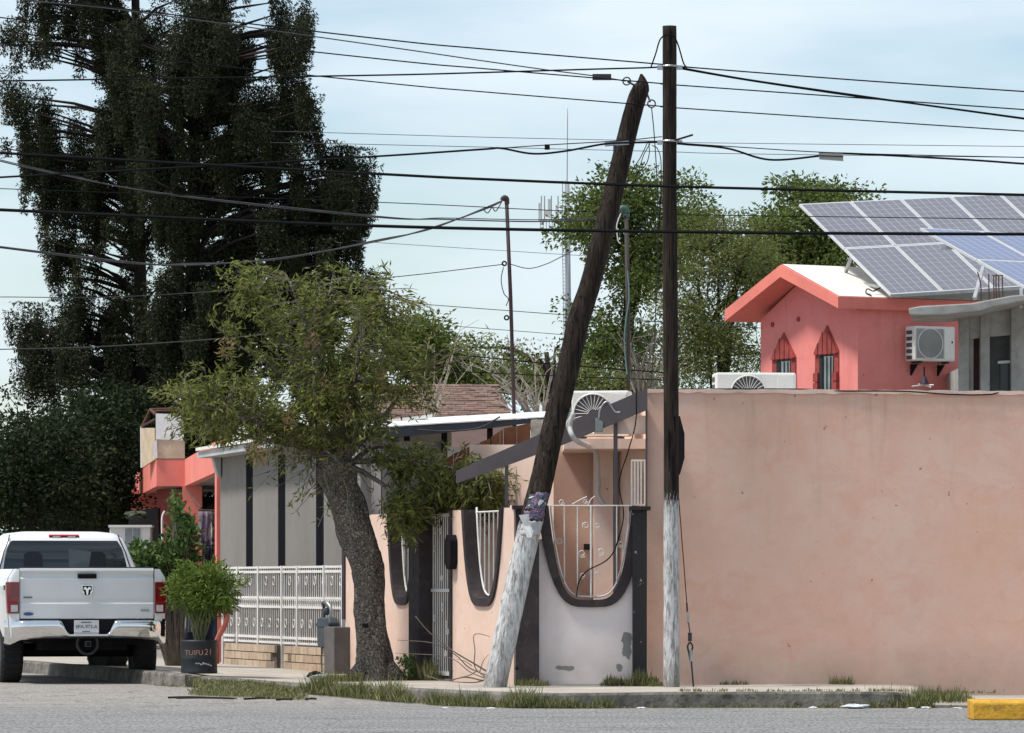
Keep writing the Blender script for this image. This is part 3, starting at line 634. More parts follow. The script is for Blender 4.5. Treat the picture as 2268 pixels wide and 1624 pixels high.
MB().prism([PS(-.12, 0, -.02), PS(.5, 0, -.02), PS(.5, zb_, -.02), PS(-.12, zb_, -.02)], nsv*.35).build('pier', coral, shop)
a = W(404, 1081, 90.8)
MB().box((a.x+.18, 90.9, zb_/2), (.36, .3, zb_)).build('pier', coral, shop)
MB().prism([W(347, 1083, 97), W(440, 1083, 92.5), W(440, 1400, 92.5), W(347, 1400, 97)], (.05, .1, 0)).build('back_wall', dkred, shop)
MB().prism([W(290, 1085, 101), W(352, 1085, 101), W(352, 1118, 101), W(290, 1150, 101)], (0, .2, 0)).build('inner_fascia', coral, shop)
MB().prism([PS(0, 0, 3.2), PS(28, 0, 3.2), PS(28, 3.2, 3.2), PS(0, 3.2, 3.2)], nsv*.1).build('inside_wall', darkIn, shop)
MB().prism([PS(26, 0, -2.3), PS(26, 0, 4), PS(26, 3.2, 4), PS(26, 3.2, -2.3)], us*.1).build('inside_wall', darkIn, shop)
MB().tube([W(411, 1084, 89), W(446, 1125, 84)], .02, 5).build('stay_wire', rust, shop)
for x, m_ in ((480, rust), (487, maroonP)): MB().tube([W(x, 1132, 80), W(x, 1420, 80)], .028, 6).build('rack_post', m_, shop)
MB().tube([W(440, 1130, 80.1), W(488, 1132, 80.1)], .02, 6).build('rack_rail', rust, shop)
MB().prism([W(362, 1370, 78.5), W(392, 1370, 78.5), W(392, 1472, 78.5), W(365, 1472, 78.5)], (0, .3, 0)).build('wood_pier', M('bare_brown_board', (.17, .13, .10), .9), shop)
MB().prism([W(388, 1370, 78.4), W(397, 1370, 78.4), W(400, 1472, 78.4), W(390, 1472, 78.4)], (0, .3, 0)).build('red_pier', coral, shop)
# broken sign box
sb = T('sign_box', 'broken box sign with white panel and rusty open frame on the coral canopy', 'sign', W(375, 1014, 90.75))
tan = M('stained_tan_board', (.55, .43, .30), .9, .2, 3, .3, dirt=(.3, .2, .13), dirtamt=.4)
MB().slab([(345, 916), (404, 918), (406, 930), (407, 975), (408, 976), (345, 973)], 90.8, .03).build('panel', M('white_sign_sheet', (.76, .75, .74), .7, .08, 5, .2, dirt=(.4, .38, .36), dirtamt=.3), sb)
MB().slab([(347, 973), (409, 976), (409, 1016), (347, 1016)], 90.82, .03).build('lower_panel', tan, sb)
MB().prism([W(313, 948, 94), W(342, 948, 91), W(345, 1016, 91), W(315, 1036, 94)], (.03, .03, 0)).build('side_panel', tan, sb)
MB().prism([W(339, 985, 90.78), W(347, 973, 90.78), W(349, 1014, 90.78), W(341, 1018, 90.78)], (0, .06, 0)).build('torn_edge', M('white_sign_sheet', (.76,)*3), sb)
fr_ = [W(345, 918, 90.9), W(404, 918, 90.9), W(396, 905, 94), W(333, 907, 94), W(313, 948, 94)]
for a, b in ((3, 0), (2, 1), (3, 2), (3, 4)): MB().tube([fr_[a], fr_[b]], .028, 6).build('frame_bar', rust, sb)
MB().tube([W(316, 944, 93.5), W(345, 928, 91)], .02, 6).build('frame_bar', rust, sb); MB().tube([W(340, 911, 92.5), W(400, 909, 92.5)], .025, 6).build('frame_bar', rust, sb)
MB().tube([W(313, 945, 94), W(314, 1036, 94)], .025, 6).build('frame_bar', whiteMetal, sb)
# goods on the rack
def cloth(name, x0, x1, y0, y1, Y, mat, label, cat, grp=None):
    mb = MB(); nx_, nz_ = 9, 7
    for j in range(nz_):
        for i in range(nx_):
            x = x0+(x1-x0)*i/(nx_-1); y = y0+(y1-y0)*j/(nz_-1); p = W(x, y, Y); p.y += .05*math.sin(i*1.9+j*.4)*(.3+j/nz_); p.z += jitter(.012) if j == nz_-1 else 0; mb.v.append(tuple(p))
    mb.f = [(j*nx_+i, j*nx_+i+1, (j+1)*nx_+i+1, (j+1)*nx_+i) for j in range(nz_-1) for i in range(nx_-1)]
    o = mb.build(name, mat, smooth=True, label=label, cat=cat, group=grp); s = o.modifiers.new('solid', 'SOLIDIFY'); s.thickness = .012; return o
def printed(name, cols):
    m, t, b, P = nodes(name); c = ramp(t, noise(t, P, 6, 4, .5, dist=1.6), [(i/(len(cols)-1)*.5+.25, c) for i, c in enumerate(cols)])
    for e in [n for n in t.nodes if n.type == 'VALTORGB'][-1:]: e.color_ramp.interpolation = 'CONSTANT'
    t.links.new(c, b.inputs['Base Color']); b.inputs['Roughness'].default_value = .85; return m
cloth('printed_blanket', 440, 468, 1133, 1208, 79.9, printed('printed_blanket_pattern', [(.35, .34, .30), (.15, .11, .15), (.17, .14, .22), (.22, .15, .15), (.34, .30, .14)]), 'purple and yellow printed blanket hung on the rusty rack', 'blanket')
cloth('printed_towel', 468, 477, 1134, 1230, 79.85, printed('printed_towel_pattern', [(.42, .38, .34), (.05, .04, .05), (.40, .36, .33), (.30, .18, .16)]), 'narrow cream towel with dark pattern hung beside the rack post', 'towel')
cloth('dark_trousers', 450, 467, 1210, 1262, 79.8, M('navy_cloth', (.015, .017, .03), .9), 'dark trousers hanging below the printed blanket', 'trousers')
cloth('grey_shirt', 409, 424, 1350, 1400, 76.5, M('blue_grey_cloth', (.16, .18, .20), .9), 'blue grey cloth hanging behind the barrel under the bush', 'shirt')
cloth('cream_cloth', 396, 404, 1362, 1400, 76.6, M('cream_cloth', (.48, .42, .25), .9), 'cream yellow cloth hanging beside the red pier', 'cloth')
cloth('pink_cloth', 396, 402, 1338, 1366, 76.7, M('dusty_pink_cloth', (.36, .22, .20), .9), 'dusty pink cloth hanging above the cream cloth', 'cloth')
cloth('black_cloth', 400, 480, 1335, 1425, 77.2, M('navy_cloth', (.015, .017, .03)), 'long dark cloths hanging in a row behind the barrel', 'cloth')
# clutter by the shop front
wc = T('evaporative_cooler', 'white box cooler with grey louvre panels behind the pickup cab', 'cooler', W(288, 1230, 88))
MB().slab([(243, 1166), (333, 1166), (333, 1240), (243, 1240)], 88, .5).build('casing', plastW, wc, bevel=.01)
for x in (277, 295): MB().slab([(x, 1171), (x+15, 1171), (x+15, 1236), (x, 1236)], 87.98, .03).build('louvre', M('grey_louvre', (.24, .25, .27), .6, .2, 20, .6, 8), wc)
MB().slab([(240, 1163), (336, 1163), (336, 1168), (240, 1168)], 87.95, .58).build('lid', plastW, wc)
MB().tube([W(288, 1240, 88.3), W(288, 1420, 88.3)], .1, 8).build('stand', darkMetal, wc)
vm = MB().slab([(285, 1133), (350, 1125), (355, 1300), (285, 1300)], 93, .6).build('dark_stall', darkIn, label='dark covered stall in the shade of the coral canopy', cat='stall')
q = W(300, 1140, 92.6); blob((q.x, q.y, zat(1152, 92.6)), (.2, .2, .16), 41).build('stall_cover', M('camouflage_tarp', (.05, .06, .04), .9, .5, 5), label='crumpled green tarp on top of the dark stall', cat='tarp')
MB().tube(spline([W(360, 1218, 88), W(359, 1150, 88), W(365, 1132, 88)], 5), .02, 6).build('bent_pipe', whiteMetal, label='thin pale bent pipe rising beside the dark stall', cat='pipe')
# barrel planter
ba = T('barrel_planter', 'black half barrel planter with painted lettering on the pavement', 'barrel', W(441, 1491, 61.9))
qb = W(441, 1491, 62.15); by = 62.15; bl_ = M('black_painted_barrel', (.016, .018, .022), .55, .3, 4, .2, dirt=(.05, .06, .045), dirtamt=.4)
rbx = 41/FPX*62; bz0 = zat(1492, 62.1)
prof = [(rbx*.97, 0), (rbx, .02), (rbx*.985, .04), (rbx*.98, .17), (rbx*1.005, .185), (rbx*.98, .2), (rbx*.98, .38), (rbx*1.01, .4), (rbx*.98, .42), (rbx*.92, .42), (rbx*.9, .36)]
MB().loft([[V((qb.x+r*math.cos(2*math.pi*k/28), by+r*math.sin(2*math.pi*k/28), bz0+h)) for k in range(28)] for r, h in prof]).build('barrel', bl_, ba, smooth=True)
MB().disc((qb.x, by, bz0+.355), rbx*.9, (0, 0, 1), .03).build('soil', dirtM, ba)
lm = M('faded_orange_lettering', (.42, .22, .15), .8); lw = M('worn_white_lettering', (.34, .34, .34), .8)
text('lettering', 'TUIFU', .085, lm, ba, (qb.x-.05, by-rbx-.004, bz0+.235), (1, 0, 0), (0, 0, 1)); text('lettering', '21', .11, lm, ba, (qb.x+.13, by-rbx*.86-.012, bz0+.235), (.86, .5, 0), (0, 0, 1))
rr = random.Random(4)
for k in range(7): MB().box((qb.x-.02+k*.03, by-rbx-.002, bz0+.135-.004*k+rr.uniform(-.01, .01)), (.024, .004, rr.uniform(.012, .03))).build('worn_mark', lw, ba)

# ------------------------------------------------------------------ poles
def wobbly(pts, rad, seg, amp, seed):
    rr = random.Random(seed); mb = MB(); mb.tube(pts, rad, seg)
    ph = [rr.uniform(0, 6) for _ in range(seg)]
    for i in range(len(pts)):
        for k in range(seg):
            j = i*seg+k; c = V(pts[i]); v = V(mb.v[j]); f = 1+amp*math.sin(ph[k]+i*.25)+rr.uniform(-amp, amp)*.6; mb.v[j] = tuple(c+(v-c)*f)
    return mb
up = T('utility_pole', 'upright wooden utility pole with whitewashed foot in front of the salmon wall', 'pole', W(1485, 1523, 57.6))
pts = spline([W(1486, 1540, 57.6), W(1487, 1500, 57.6), W(1487, 1100, 57.6), W(1485, 700, 57.6), W(1483, 300, 57.6), W(1483, 58, 57.6)], 14)
n = len(pts); wobbly(pts, [.097-.018*i/(n-1) for i in range(n)], 20, .025, 1).build('shaft', woodV, up, smooth=True)
for y in (147, 313): MB().ring(W(1483.5, y, 57.6), .087, .012, (0, 0, 1), 20).build('collar', greyM, up)
for y, s in ((150, -1), (150, 1), (316, -1), (316, 1)):
    MB().box(W(1483.5+s*21, y, 57.6), (.07, .05, .05)).build('clamp', greyM, up)
MB().tube([W(1495, 311, 57.5), W(1534, 299, 57.3)], .012, 6).build('peg', woodL, up)
MB().tube(spline([W(1441, 151, 57.55), W(1452, 120, 57.5), W(1462, 88, 57.5), W(1476, 78, 57.47), W(1492, 81, 57.47), W(1502, 100, 57.5), W(1514, 140, 57.55), W(1522, 150, 57.55)], 8), .0085, 6).build('jumper', cable, up)
lp = T('leaning_pole', 'thick weathered wooden pole leaning to the right with peeling whitewash at its foot', 'pole', W(1098, 1524, 57.55))
ax_ = [(1093, 1548, 57.5, 27), (1100, 1500, 57.55, 27), (1122, 1400, 57.6, 26.5), (1150, 1270, 57.7, 26.5), (1180, 1140, 57.8, 26.5), (1203, 1050, 57.9, 27), (1224, 950, 58, 26.5), (1255, 830, 58.05, 25.5), (1282, 710, 58.1, 25), (1310, 620, 58.15, 23.5), (1340, 500, 58.2, 24), (1367, 390, 58.3, 23), (1391, 290, 58.4, 21.5), (1409, 225, 58.4, 21), (1420, 195, 58.4, 19), (1422, 180, 58.4, 12), (1420, 164, 58.4, 2.5)]
pts = spline([W(x, y, Y) for x, y, Y, r in ax_], 5); rad = []
for i in range(len(ax_)-1):
    for k in range(5): rad.append((ax_[i][3]+(ax_[i+1][3]-ax_[i][3])*k/5)/191*.97)
rad.append(ax_[-1][3]/191)
wobbly(pts, rad, 22, .035, 2).build('shaft', woodL, lp, smooth=True)
kn = M('black_knot', (.006, .005, .005), .95)
for x, y, r in ((1208, 1018, 9), (1228, 940, 8), (1252, 902, 11), (1291, 695, 8), (1378, 330, 6), (1243, 830, 5), (1322, 560, 4), (1145, 1478, 5)):
    c = W(x, y, 57.5+(1500-y)/1300*.85); k = min(range(len(pts)), key=lambda i: abs(pts[i].z-c.z)); ax0 = pts[k]
    dx = c.x-ax0.x; rr_ = rad[k]; dy = -math.sqrt(max(.0004, rr_*rr_*.96-dx*dx))
    blob((ax0.x+dx, ax0.y+dy+.012, c.z-r/191*1.2), (r/191*.8, .02, r/191*1.2), int(x), .3).build('knot', kn, lp, smooth=True)
for a_, b_, e_ in (((1407, 190), (1390, 181), (1388, 180)), ((1434, 210), (1440, 226), (1443, 230))):
    MB().tube([W(*a_, 58.35), W(*b_, 58.3)], .012, 6).build('eye_bolt', darkMetal, lp); MB().ring(W(*e_, 58.3), .045, .009, (0, 1, 0), 14).build('eye', darkMetal, lp)
MB().beam(W(1340, 320, 58.15), W(1392, 316, 58.2), .05, .05).build('bracket', greyM, lp); MB().tube([W(1361, 322, 58.1), W(1361, 336, 58.1)], .018, 6).build('bracket_bolt', darkMetal, lp)
# posters wrapped on the leaning pole
def wrap(name, y0, y1, a0, a1, mat, label, cat, off=.006, jag=0):
    mb = MB(); rows_, cols_ = 9, 9; rr = random.Random(int(y0))
    for j in range(rows_):
        y = y0+(y1-y0)*j/(rows_-1); k = min(range(len(pts)), key=lambda i: abs(pts[i].z-zat(y, 57.8))); c0 = pts[k]; c1 = pts[min(k+1, len(pts)-1)]; cc = V((c0.x+(c1.x-c0.x)*((zat(y, 57.8)-c0.z)/max(1e-6, c1.z-c0.z)), c0.y, zat(y, 57.8))); r = rad[k]*1.05+off
        for i in range(cols_):
            a = R(a0+(a1-a0)*i/(cols_-1)+(rr.uniform(-jag, jag) if i in (0, cols_-1) else 0)); mb.v.append((cc.x+r*math.sin(a), cc.y-r*math.cos(a), cc.z+(rr.uniform(-jag, jag)*.0015 if j in (0, rows_-1) else 0)))
    mb.f = [(j*cols_+i, j*cols_+i+1, (j+1)*cols_+i+1, (j+1)*cols_+i) for j in range(rows_-1) for i in range(cols_-1)]
    o = mb.build(name, mat, smooth=True, label=label, cat=cat); s = o.modifiers.new('solid', 'SOLIDIFY'); s.thickness = .003; return o
wrap('torn_poster', 1092, 1152, -45, 62, printed('faded_poster_print', [(.6, .6, .6), (.05, .05, .07), (.14, .12, .2), (.05, .045, .08), (.30, .15, .2), (.10, .08, .14), (.6, .58, .58)]), 'torn purple photo poster wrapped around the leaning pole', 'poster', .006, 9)
wrap('grey_wrap', 1155, 1186, -40, 70, M('silver_grey_sheet', (.45, .45, .45), .35, .2, 8, .2), 'shiny grey sheet wrapped below the torn poster', 'poster', .006, 6)
qp = [(1149, 1141), (1171, 1139), (1173, 1158), (1181, 1176), (1178, 1190), (1167, 1192), (1160, 1165)]
MB().prism([W(x, y, 57.56-.02*math.sin(i*2)) for i, (x, y) in enumerate(qp)], (0, .004, 0)).build('paper_flap', paperM, label='loose white paper flap peeling off the leaning pole', cat='paper')
# sign plate seen from the side behind the upright pole
sg = T('road_sign', 'dark octagonal sign plate seen almost edge-on behind the upright pole', 'sign', W(1500, 1056, 57.78))
c = W(1498, 986, 57.8); dirv = V((.42, -.9, 0)).normalized(); side = V((.9, .42, 0)).normalized(); sd = V((math.cos(R(72)), math.sin(R(72)), 0)); 
oct_ = [c+sd*(.36*1.0*math.cos(R(22.5+45*k)))+V((0, 0, .37*math.sin(R(22.5+45*k)))) for k in range(8)]
MB().prism(oct_, V((.004, -.001, 0))).build('plate', blackM, sg); MB().box(c+V((-.045, -.02, 0)), (.05, .04, .4)).build('mount', darkMetal, sg)
# guy wire
gw = T('guy_wire', 'thin guy wire with turnbuckle anchored in the pavement beside the upright pole', 'guy wire', W(1536, 1519, 57.7))
MB().tube([W(1499, 1055, 57.66), W(1503, 1100, 57.66), W(1523, 1360, 57.7)], .006, 6).build('wire', cable, gw)
MB().tube([W(1521, 1335, 57.7), W(1524, 1380, 57.7)], .011, 6).build('clamp', darkMetal, gw)
MB().box(W(1524, 1367, 57.69), (.03, .03, .12)).build('clamp', greyM, gw)
MB().tube([W(1525, 1378, 57.7), W(1528, 1404, 57.7)], .007, 6).build('wire', cable, gw)
MB().box(W(1528, 1411, 57.7), (.045, .03, .1)).build('thimble', darkMetal, gw)
MB().tube(spline([W(1528, 1422, 57.7), W(1523, 1432, 57.7), W(1526, 1447, 57.7), W(1529, 1465, 57.7)], 5), .012, 6).build('eye_rod', darkMetal, gw); MB().tube(spline([W(1528, 1422, 57.7), W(1534, 1432, 57.7), W(1531, 1447, 57.7), W(1530, 1465, 57.7)], 5), .012, 6).build('eye_rod', darkMetal, gw)
MB().tube([W(1530, 1440, 57.7), W(1531, 1465, 57.7)], .024, 8).build('eye_sleeve', greyM, gw); MB().tube([W(1531, 1463, 57.7), W(1536, 1521, 57.7)], .011, 6).build('anchor_rod', darkMetal, gw)
# masts
m1 = T('service_mast', 'thin maroon service mast with weatherhead rising behind the patio roof', 'mast', W(1140, 950, 70.5))
MB().tube([W(1122, 446, 70.5), W(1131, 660, 70.5), W(1140, 960, 70.5)], .027, 8).build('pipe', maroonP, m1, smooth=True)
MB().tube(spline([W(1123, 452, 70.5), W(1122, 440, 70.5), W(1116, 438, 70.5), W(1112, 444, 70.5)], 4), .035, 8).build('weatherhead', maroonP, m1, smooth=True)
for x, y in ((1117, 584), (1122, 704)): MB().ring(W(x, y, 70.45), .03, .012, (0, 1, 0), 10).build('insulator', blackM, m1)
MB().tube(spline([W(1115, 592, 70.45), W(1110, 620, 70.45), W(1116, 650, 70.45), W(1126, 662, 70.45), W(1121, 678, 70.45)], 5), .007, 5).build('loose_wire', cable2, m1)
m2 = T('service_mast', 'rusty service mast with green weatherhead rising behind the leaning pole', 'mast', W(1392, 885, 60.4))
MB().tube([W(1387, 470, 60.4), W(1391, 700, 60.4), W(1392, 925, 60.4)], .027, 8).build('pipe', M('grey_brown_conduit', (.05, .042, .036), .8), m2, smooth=True)
MB().tube(spline([W(1387, 480, 60.4), W(1387, 466, 60.4), W(1380, 461, 60.4), W(1372, 466, 60.4)], 4), .04, 8).build('weatherhead', M('green_weatherhead', (.05, .11, .09), .5), m2, smooth=True)
MB().tube(spline([W(1376, 470, 60.38), W(1366, 500, 60.38), W(1369, 532, 60.38), W(1374, 540, 60.38)], 6), .008, 5).build('drip_loop', M('white_wire', (.6,)*3, .6), m2)
MB().tube(spline([W(1390, 600, 60.36), W(1393, 660, 60.36), W(1386, 710, 60.36), W(1383, 760, 60.36), W(1389, 830, 60.36)], 6), .008, 5).build('loose_wire', M('teal_wire', (.12, .22, .2), .6), m2)

# ------------------------------------------------------------------ overhead cables
def wire(pts_, Y, r, label, mat=cable, grp='overhead cables', ends=None, n=10):
    P_ = [W(p[0], p[1], p[2] if len(p) > 2 else Y) for p in pts_]
    MB().tube(spline(P_, n), r, 5).build('overhead_cable', mat, label=label, cat='cable', group=grp, recalc=False)
wire([(-60, -18), (111, 1), (843, 86.5), (1068, 108.5), (1468, 143)], 57.6, .0085, 'topmost black cable clamped to the upright pole, running down from the conifers')
wire([(1498, 147), (1518, 148.7), (1900, 178), (2268, 203), (2360, 209)], 57.6, .0085, 'thin black cable leaving the upright pole above the twisted pair')
wire([(-60, -14, 58.4), (56, 1, 58.4), (298, 26, 58.4), (843, 102, 58.4), (1068, 134.8, 58.4), (1215, 155.6, 58.4), (1321, 169, 58.3), (1386, 180, 58.3)], 58.4, .0075, 'dark steel cable pulling on the eye bolt at the leaning pole tip', cable2)
MB().box(W(1333, 171, 58.3), (.22, .05, .07)).build('cable_clamp', darkMetal, label='dark three bolt clamp on the steel cable near the leaning pole tip', cat='clamp')
wire([(-60, 32), (0, 39), (843, 131), (1068, 152), (1468, 185.5), (1518, 190), (2268, 243), (2360, 249)], 58.05, .008, 'black cable passing behind the upright pole just below its jumper loop')
wire([(-60, 90), (0, 96), (843, 183), (1068, 203.5), (1468, 236), (1518, 240.5), (2268, 290.7), (2360, 297)], 58.05, .0075, 'black cable passing behind the upright pole above the telephone cables')
wire([(-60, 180.5), (0, 179.7), (372, 174), (843, 166.7), (1068, 161), (1296, 154), (1440, 150), (1466, 147)], 57.6, .010, 'thick cable tied to the upright pole under its jumper loop, crossing the conifers')
wire([(1500, 148), (1518, 152), (1661, 177), (1882, 209), (2014, 227.6), (2268, 262), (2360, 275)], 57.6, .009, 'twisted service cable dropping from the upright pole over the solar panels')
wire([(1500, 150), (1518, 154.5), (1661, 179), (1882, 212), (2014, 229), (2268, 264), (2360, 277)], 57.62, .008, 'second strand twisted with the service cable over the solar panels')
wire([(600, 291), (722, 294), (1068, 304), (1468, 313), (1518, 316), (2268, 324.7), (2360, 326)], 58.3, .0038, 'hair thin grey line above the telephone cable', cable2)
wire([(600, 316), (722, 318), (843, 320.7), (1068, 326), (1468, 336), (1631, 340.7), (2268, 349), (2360, 350)], 58.4, .004, 'hair thin grey line below the telephone cable', cable2)
wire([(-60, 396), (0, 393), (483.6, 366.4), (843, 346), (1068.75, 331), (1110, 328.8), (1180, 340.7), (1251.6, 335), (1340, 319, 57.8), (1409.6, 316, 57.7), (1466, 315, 57.6)], 57.9, .0125, 'thick sagging telephone cable reaching the upright pole across the leaning pole')
wire([(1500, 318, 57.5), (1518, 320), (1611, 329), (1703.8, 354), (1812.8, 346), (1865.6, 340), (2123, 353), (2268, 363), (2360, 368)], 57.5, .0125, 'thick telephone cable running through the grey splice tag')
wire([(1100, 329, 57.9), (1218, 321, 57.9), (1373.5, 312, 57.8), (1466, 303, 57.6)], 57.7, .006, 'messenger wire above the sagging telephone cable by the leaning pole')
wire([(1500, 317), (1651, 327), (1813, 337), (2000, 343), (2268, 349), (2360, 352)], 57.45, .006, 'messenger wire carrying the grey splice tag')
wire([(-60, 336), (0, 339), (483.6, 366.4), (843, 385.8), (1068.75, 397), (1518, 414), (2268, 432), (2360, 434)], 50, .0145, 'upper of two heavy black cables crossing in front of both poles')
wire([(-60, 462), (0, 465), (843, 501), (1575, 514.7), (2268, 519), (2360, 519)], 50, .017, 'lower of two heavy black cables crossing in front of both poles')
wire([(-60, 416), (0, 418), (843, 448.5), (1207, 465.6), (1480, 475), (1518, 476), (2268, 485.8), (2360, 487)], 59.2, .0055, 'thin dark line between the two heavy black cables')
wire([(-60, 340), (0, 357), (149, 390.6), (372, 429.7), (843, 480), (982, 486), (1193, 491), (1327, 483.7), (1374, 470, 60.4)], 60.4, .0085, 'twisted service drop ending at the green weatherhead', cable2)
wire([(-60, 337), (0, 354), (149, 388), (372, 432), (843, 482.5), (982, 483), (1193, 487), (1327, 481), (1376, 468, 60.4)], 60.42, .006, 'second strand of the service drop ending at the green weatherhead', cable2)
wire([(-60, 538), (0, 546.5), (291, 581), (415.6, 587), (615, 572.7), (843.7, 533), (953, 505.6), (1073, 463.8), (1112, 446)], 70.5, .0115, 'twisted service drop ending at the maroon mast head', cable2)
wire([(-60, 540), (0, 549), (291, 584), (415.6, 584), (615, 575), (843.7, 530), (953, 508), (1073, 461), (1113, 444)], 70.52, .008, 'second strand of the service drop ending at the maroon mast head', cable2)
wire([(1070, 464), (1080, 472), (1090, 460), (1098, 468), (1112, 446)], 70.45, .008, 'kinked wire splice beside the maroon mast head', cable2, n=6)
wire([(0, 658), (250, 658), (540, 641), (870, 614), (1116, 585.6)], 70.6, .0065, 'single line tied to the maroon mast below its head', cable2)
wire([(1131, 585.6), (1171, 594.7), (1210, 585), (1247, 567), (1290, 545)], 70.6, .0065, 'slack line leaving the maroon mast towards the leaning pole', cable2)
wire([(780, 533), (843, 538), (1247, 563.8), (1300, 567)], 76, .004, 'hair thin line behind the maroon mast at mid height', cable2)
wire([(860, 668), (934.7, 674), (1269, 699), (1500, 716), (1690, 727)], 76, .006, 'thin line behind the maroon mast crossing to the coral gable', cable2)
wire([(900, 712), (1000, 722), (1254, 742), (1460, 760)], 76, .005, 'thin line low behind the maroon mast', cable2)
wire([(900, 775), (1007, 785.6), (1254, 809), (1480, 826)], 74, .0095, 'dark line just above the shingle roof', cable)
wire([(850, 815), (923, 819), (1236.5, 833), (1480, 842)], 74, .007, 'dark line skimming the shingle roof ridge', cable)
wire([(-60, 776), (0, 774), (208, 768.7), (478, 751), (640, 735)], 76, .0085, 'low slack line in front of the conifer trunks', cable2)
wire([(1443, 238, 58.3), (1449, 300, 58.3), (1455, 400, 58.3), (1457, 520, 58.5), (1452, 700, 59), (1440, 880, 59.5)], 58.3, .0065, 'frayed guy strand hanging from the ring behind the leaning pole', cable2)
for i, pp in enumerate(([(1436, 312), (1418, 350), (1398, 382), (1410, 384), (1430, 366), (1438, 340), (1437, 318)], [(1440, 318), (1425, 345), (1414, 380), (1406, 392)], [(1444, 322), (1456, 330), (1464, 360), (1463, 440), (1459, 520)])):
    wire(pp, 57.9, .0055, ('closed teardrop loop of black wire hanging between the two poles', 'short straight loose wire end hanging beside the leaning pole', 'long loose wire tail hanging down beside the upright pole')[i], cable, 'loose wire ends between the poles', n=6)
tg = T('splice_tag', 'grey rectangular splice tag hanging on the telephone cable', 'tag', W(1840, 356, 57.46))
MB().slab([(1813, 336), (1867, 339), (1868, 357), (1815, 353)], 57.46, .03).build('plate', M('grey_tag_plastic', (.33, .32, .31), .7), tg); MB().tube([W(1813, 345, 57.44), W(1868, 347, 57.44)], .006, 5).build('strap', cable, tg)
MB().box(W(1212, 326, 57.88), (.06, .05, .06)).build('cable_hanger', blackM, label='small black hanger clipped on the messenger wire', cat='hanger')

# ------------------------------------------------------------------ coral upper house, solar panels, concrete annex
uh = T('coral_house', 'two storey coral house with white gabled roof behind the salmon wall', 'house', V((6.5, 87, 0)))
N0 = V((xat(1900, 85), 85, 0)); gl = V((-.5, .866, 0)); rv = V((.866, .5, 0)); gn = V((-.866, -.5, 0))
def G(s, z, o=0, q=0): p = N0+gl*s+gn*o+rv*q; return V((p.x, p.y, z))
zc0, zc1 = 6.07, 6.02
MB().add([G(0, 0), G(3.06, 0), G(3.06, 6.02), G(1.6, 6.72), G(0, 6.07), G(0, 0, -5), G(3.06, 0, -5), G(3.06, 6.02, -5), G(1.6, 6.72, -5), G(0, 6.07, -5)], [(0,1,2,3,4), (9,8,7,6,5), (0,5,6,1), (1,6,7,2), (2,7,8,3), (3,8,9,4), (4,9,5,0)]).build('wall', coralR, uh)
prof = [(3.46, 6.0), (3.46, 6.2), (1.66, 6.9), (-.14, 6.26), (-.14, 6.06), (1.66, 6.69)]
MB().prism([G(s, z, .5) for s, z in prof], rv*5.2).build('roof', coral, uh)
for s0, z0, s1, z1 in ((3.45, 6.215, 1.66, 6.915), (1.66, 6.915, -.12, 6.275)):
    MB().add([G(s0, z0, .46), G(s1, z1, .46), G(s1, z1, .46, 5), G(s0, z0, .46, 5)], [(0, 1, 2, 3)]).build('roof_coating', whiteRoof, uh)
# pointed windows
def gx(x, o=0):
    k = (x-CX)/FPX; b = N0+gn*o; return (b.x-k*b.y)/(k*gl.y-gl.x)
for xl, xr, xa, ya, ys_, yo in ((1712, 1764, 1737, 736, 792, 798), (1807, 1859, 1833, 720, 778, 787)):
    sl_, sr_, sa = gx(xl), gx(xr), gx(xa); Yw = (N0+gl*sa).y
    za, zs, zo = zat(ya, Yw), zat(ys_, Yw), zat(yo, Yw)
    win = MB().prism([G(sl_, 4.2, .02), G(sl_, zs, .02), G(sa, za, .02), G(sr_, zs, .02), G(sr_, 4.2, .02)], gn*-.05).build('window', dkred, uh)
    bw = abs(sl_-sr_)*.2; s_in0, s_in1 = sl_-bw, sr_+bw
    MB().prism([G(s_in0, 4.2, .028), G(s_in0, zo, .028), G(s_in1, zo, .028), G(s_in1, 4.2, .028)], gn*-.03).build('opening', darkIn, win)
    MB().prism([G(s_in0-.16, 4.25, .036), G(s_in0-.16, zo-.02, .036), G(s_in1, zo-.02, .036), G(s_in1, 4.25, .036)], gn*-.004).build('pane', M('sky_lit_window_glass', (.16, .18, .18), .08, .3, 4, 0, spec=.8), win)
    for k in range(4):
        zk = 4.35+k*.17
        for ss in (sl_-bw/2, sr_+bw/2): MB().prism([G(ss-bw*.47, zk, .02), G(ss+bw*.47, zk, .02), G(ss+bw*.47, zk+.155, .02), G(ss-bw*.47, zk+.155, .02)], gn*.045).build('brick', dkred, win)
    nw = 5
    for k in range(nw):
        a, b = sl_+(sr_-sl_)*k/nw, sl_+(sr_-sl_)*(k+1)/nw
        def top(s): return zs+(za-zs)*(1-abs(s-sa)/abs((sl_ if s > sa else sr_)-sa))
        MB().prism([G(a-.012, zo+.02, .02), G(a-.012, max(zo+.04, top(a)-.03), .02), G(b+.012, max(zo+.04, top(b)-.03), .02), G(b+.012, zo+.02, .02)], gn*.04).build('voussoir', dkred, win)
    for k in range(3): MB().prism([G(s_in1+.05+k*.12, 4.25, .04), G(s_in1+.05+k*.12, zo-.03, .04), G(s_in1+.065+k*.12, zo-.03, .04), G(s_in1+.065+k*.12, 4.25, .04)], gn*.01).build('bar', blackM, win)
for x, y in ((1712, 719), (1769, 707)): 
    s = gx(x); MB().disc(G(s, zat(y, (N0+gl*s).y), .0), .045, gn, .02, 10).build('vent_hole', dkred, uh)
k = (2044-CX)/FPX; qa = (N0.x-k*N0.y)/(k*rv.y-rv.x)
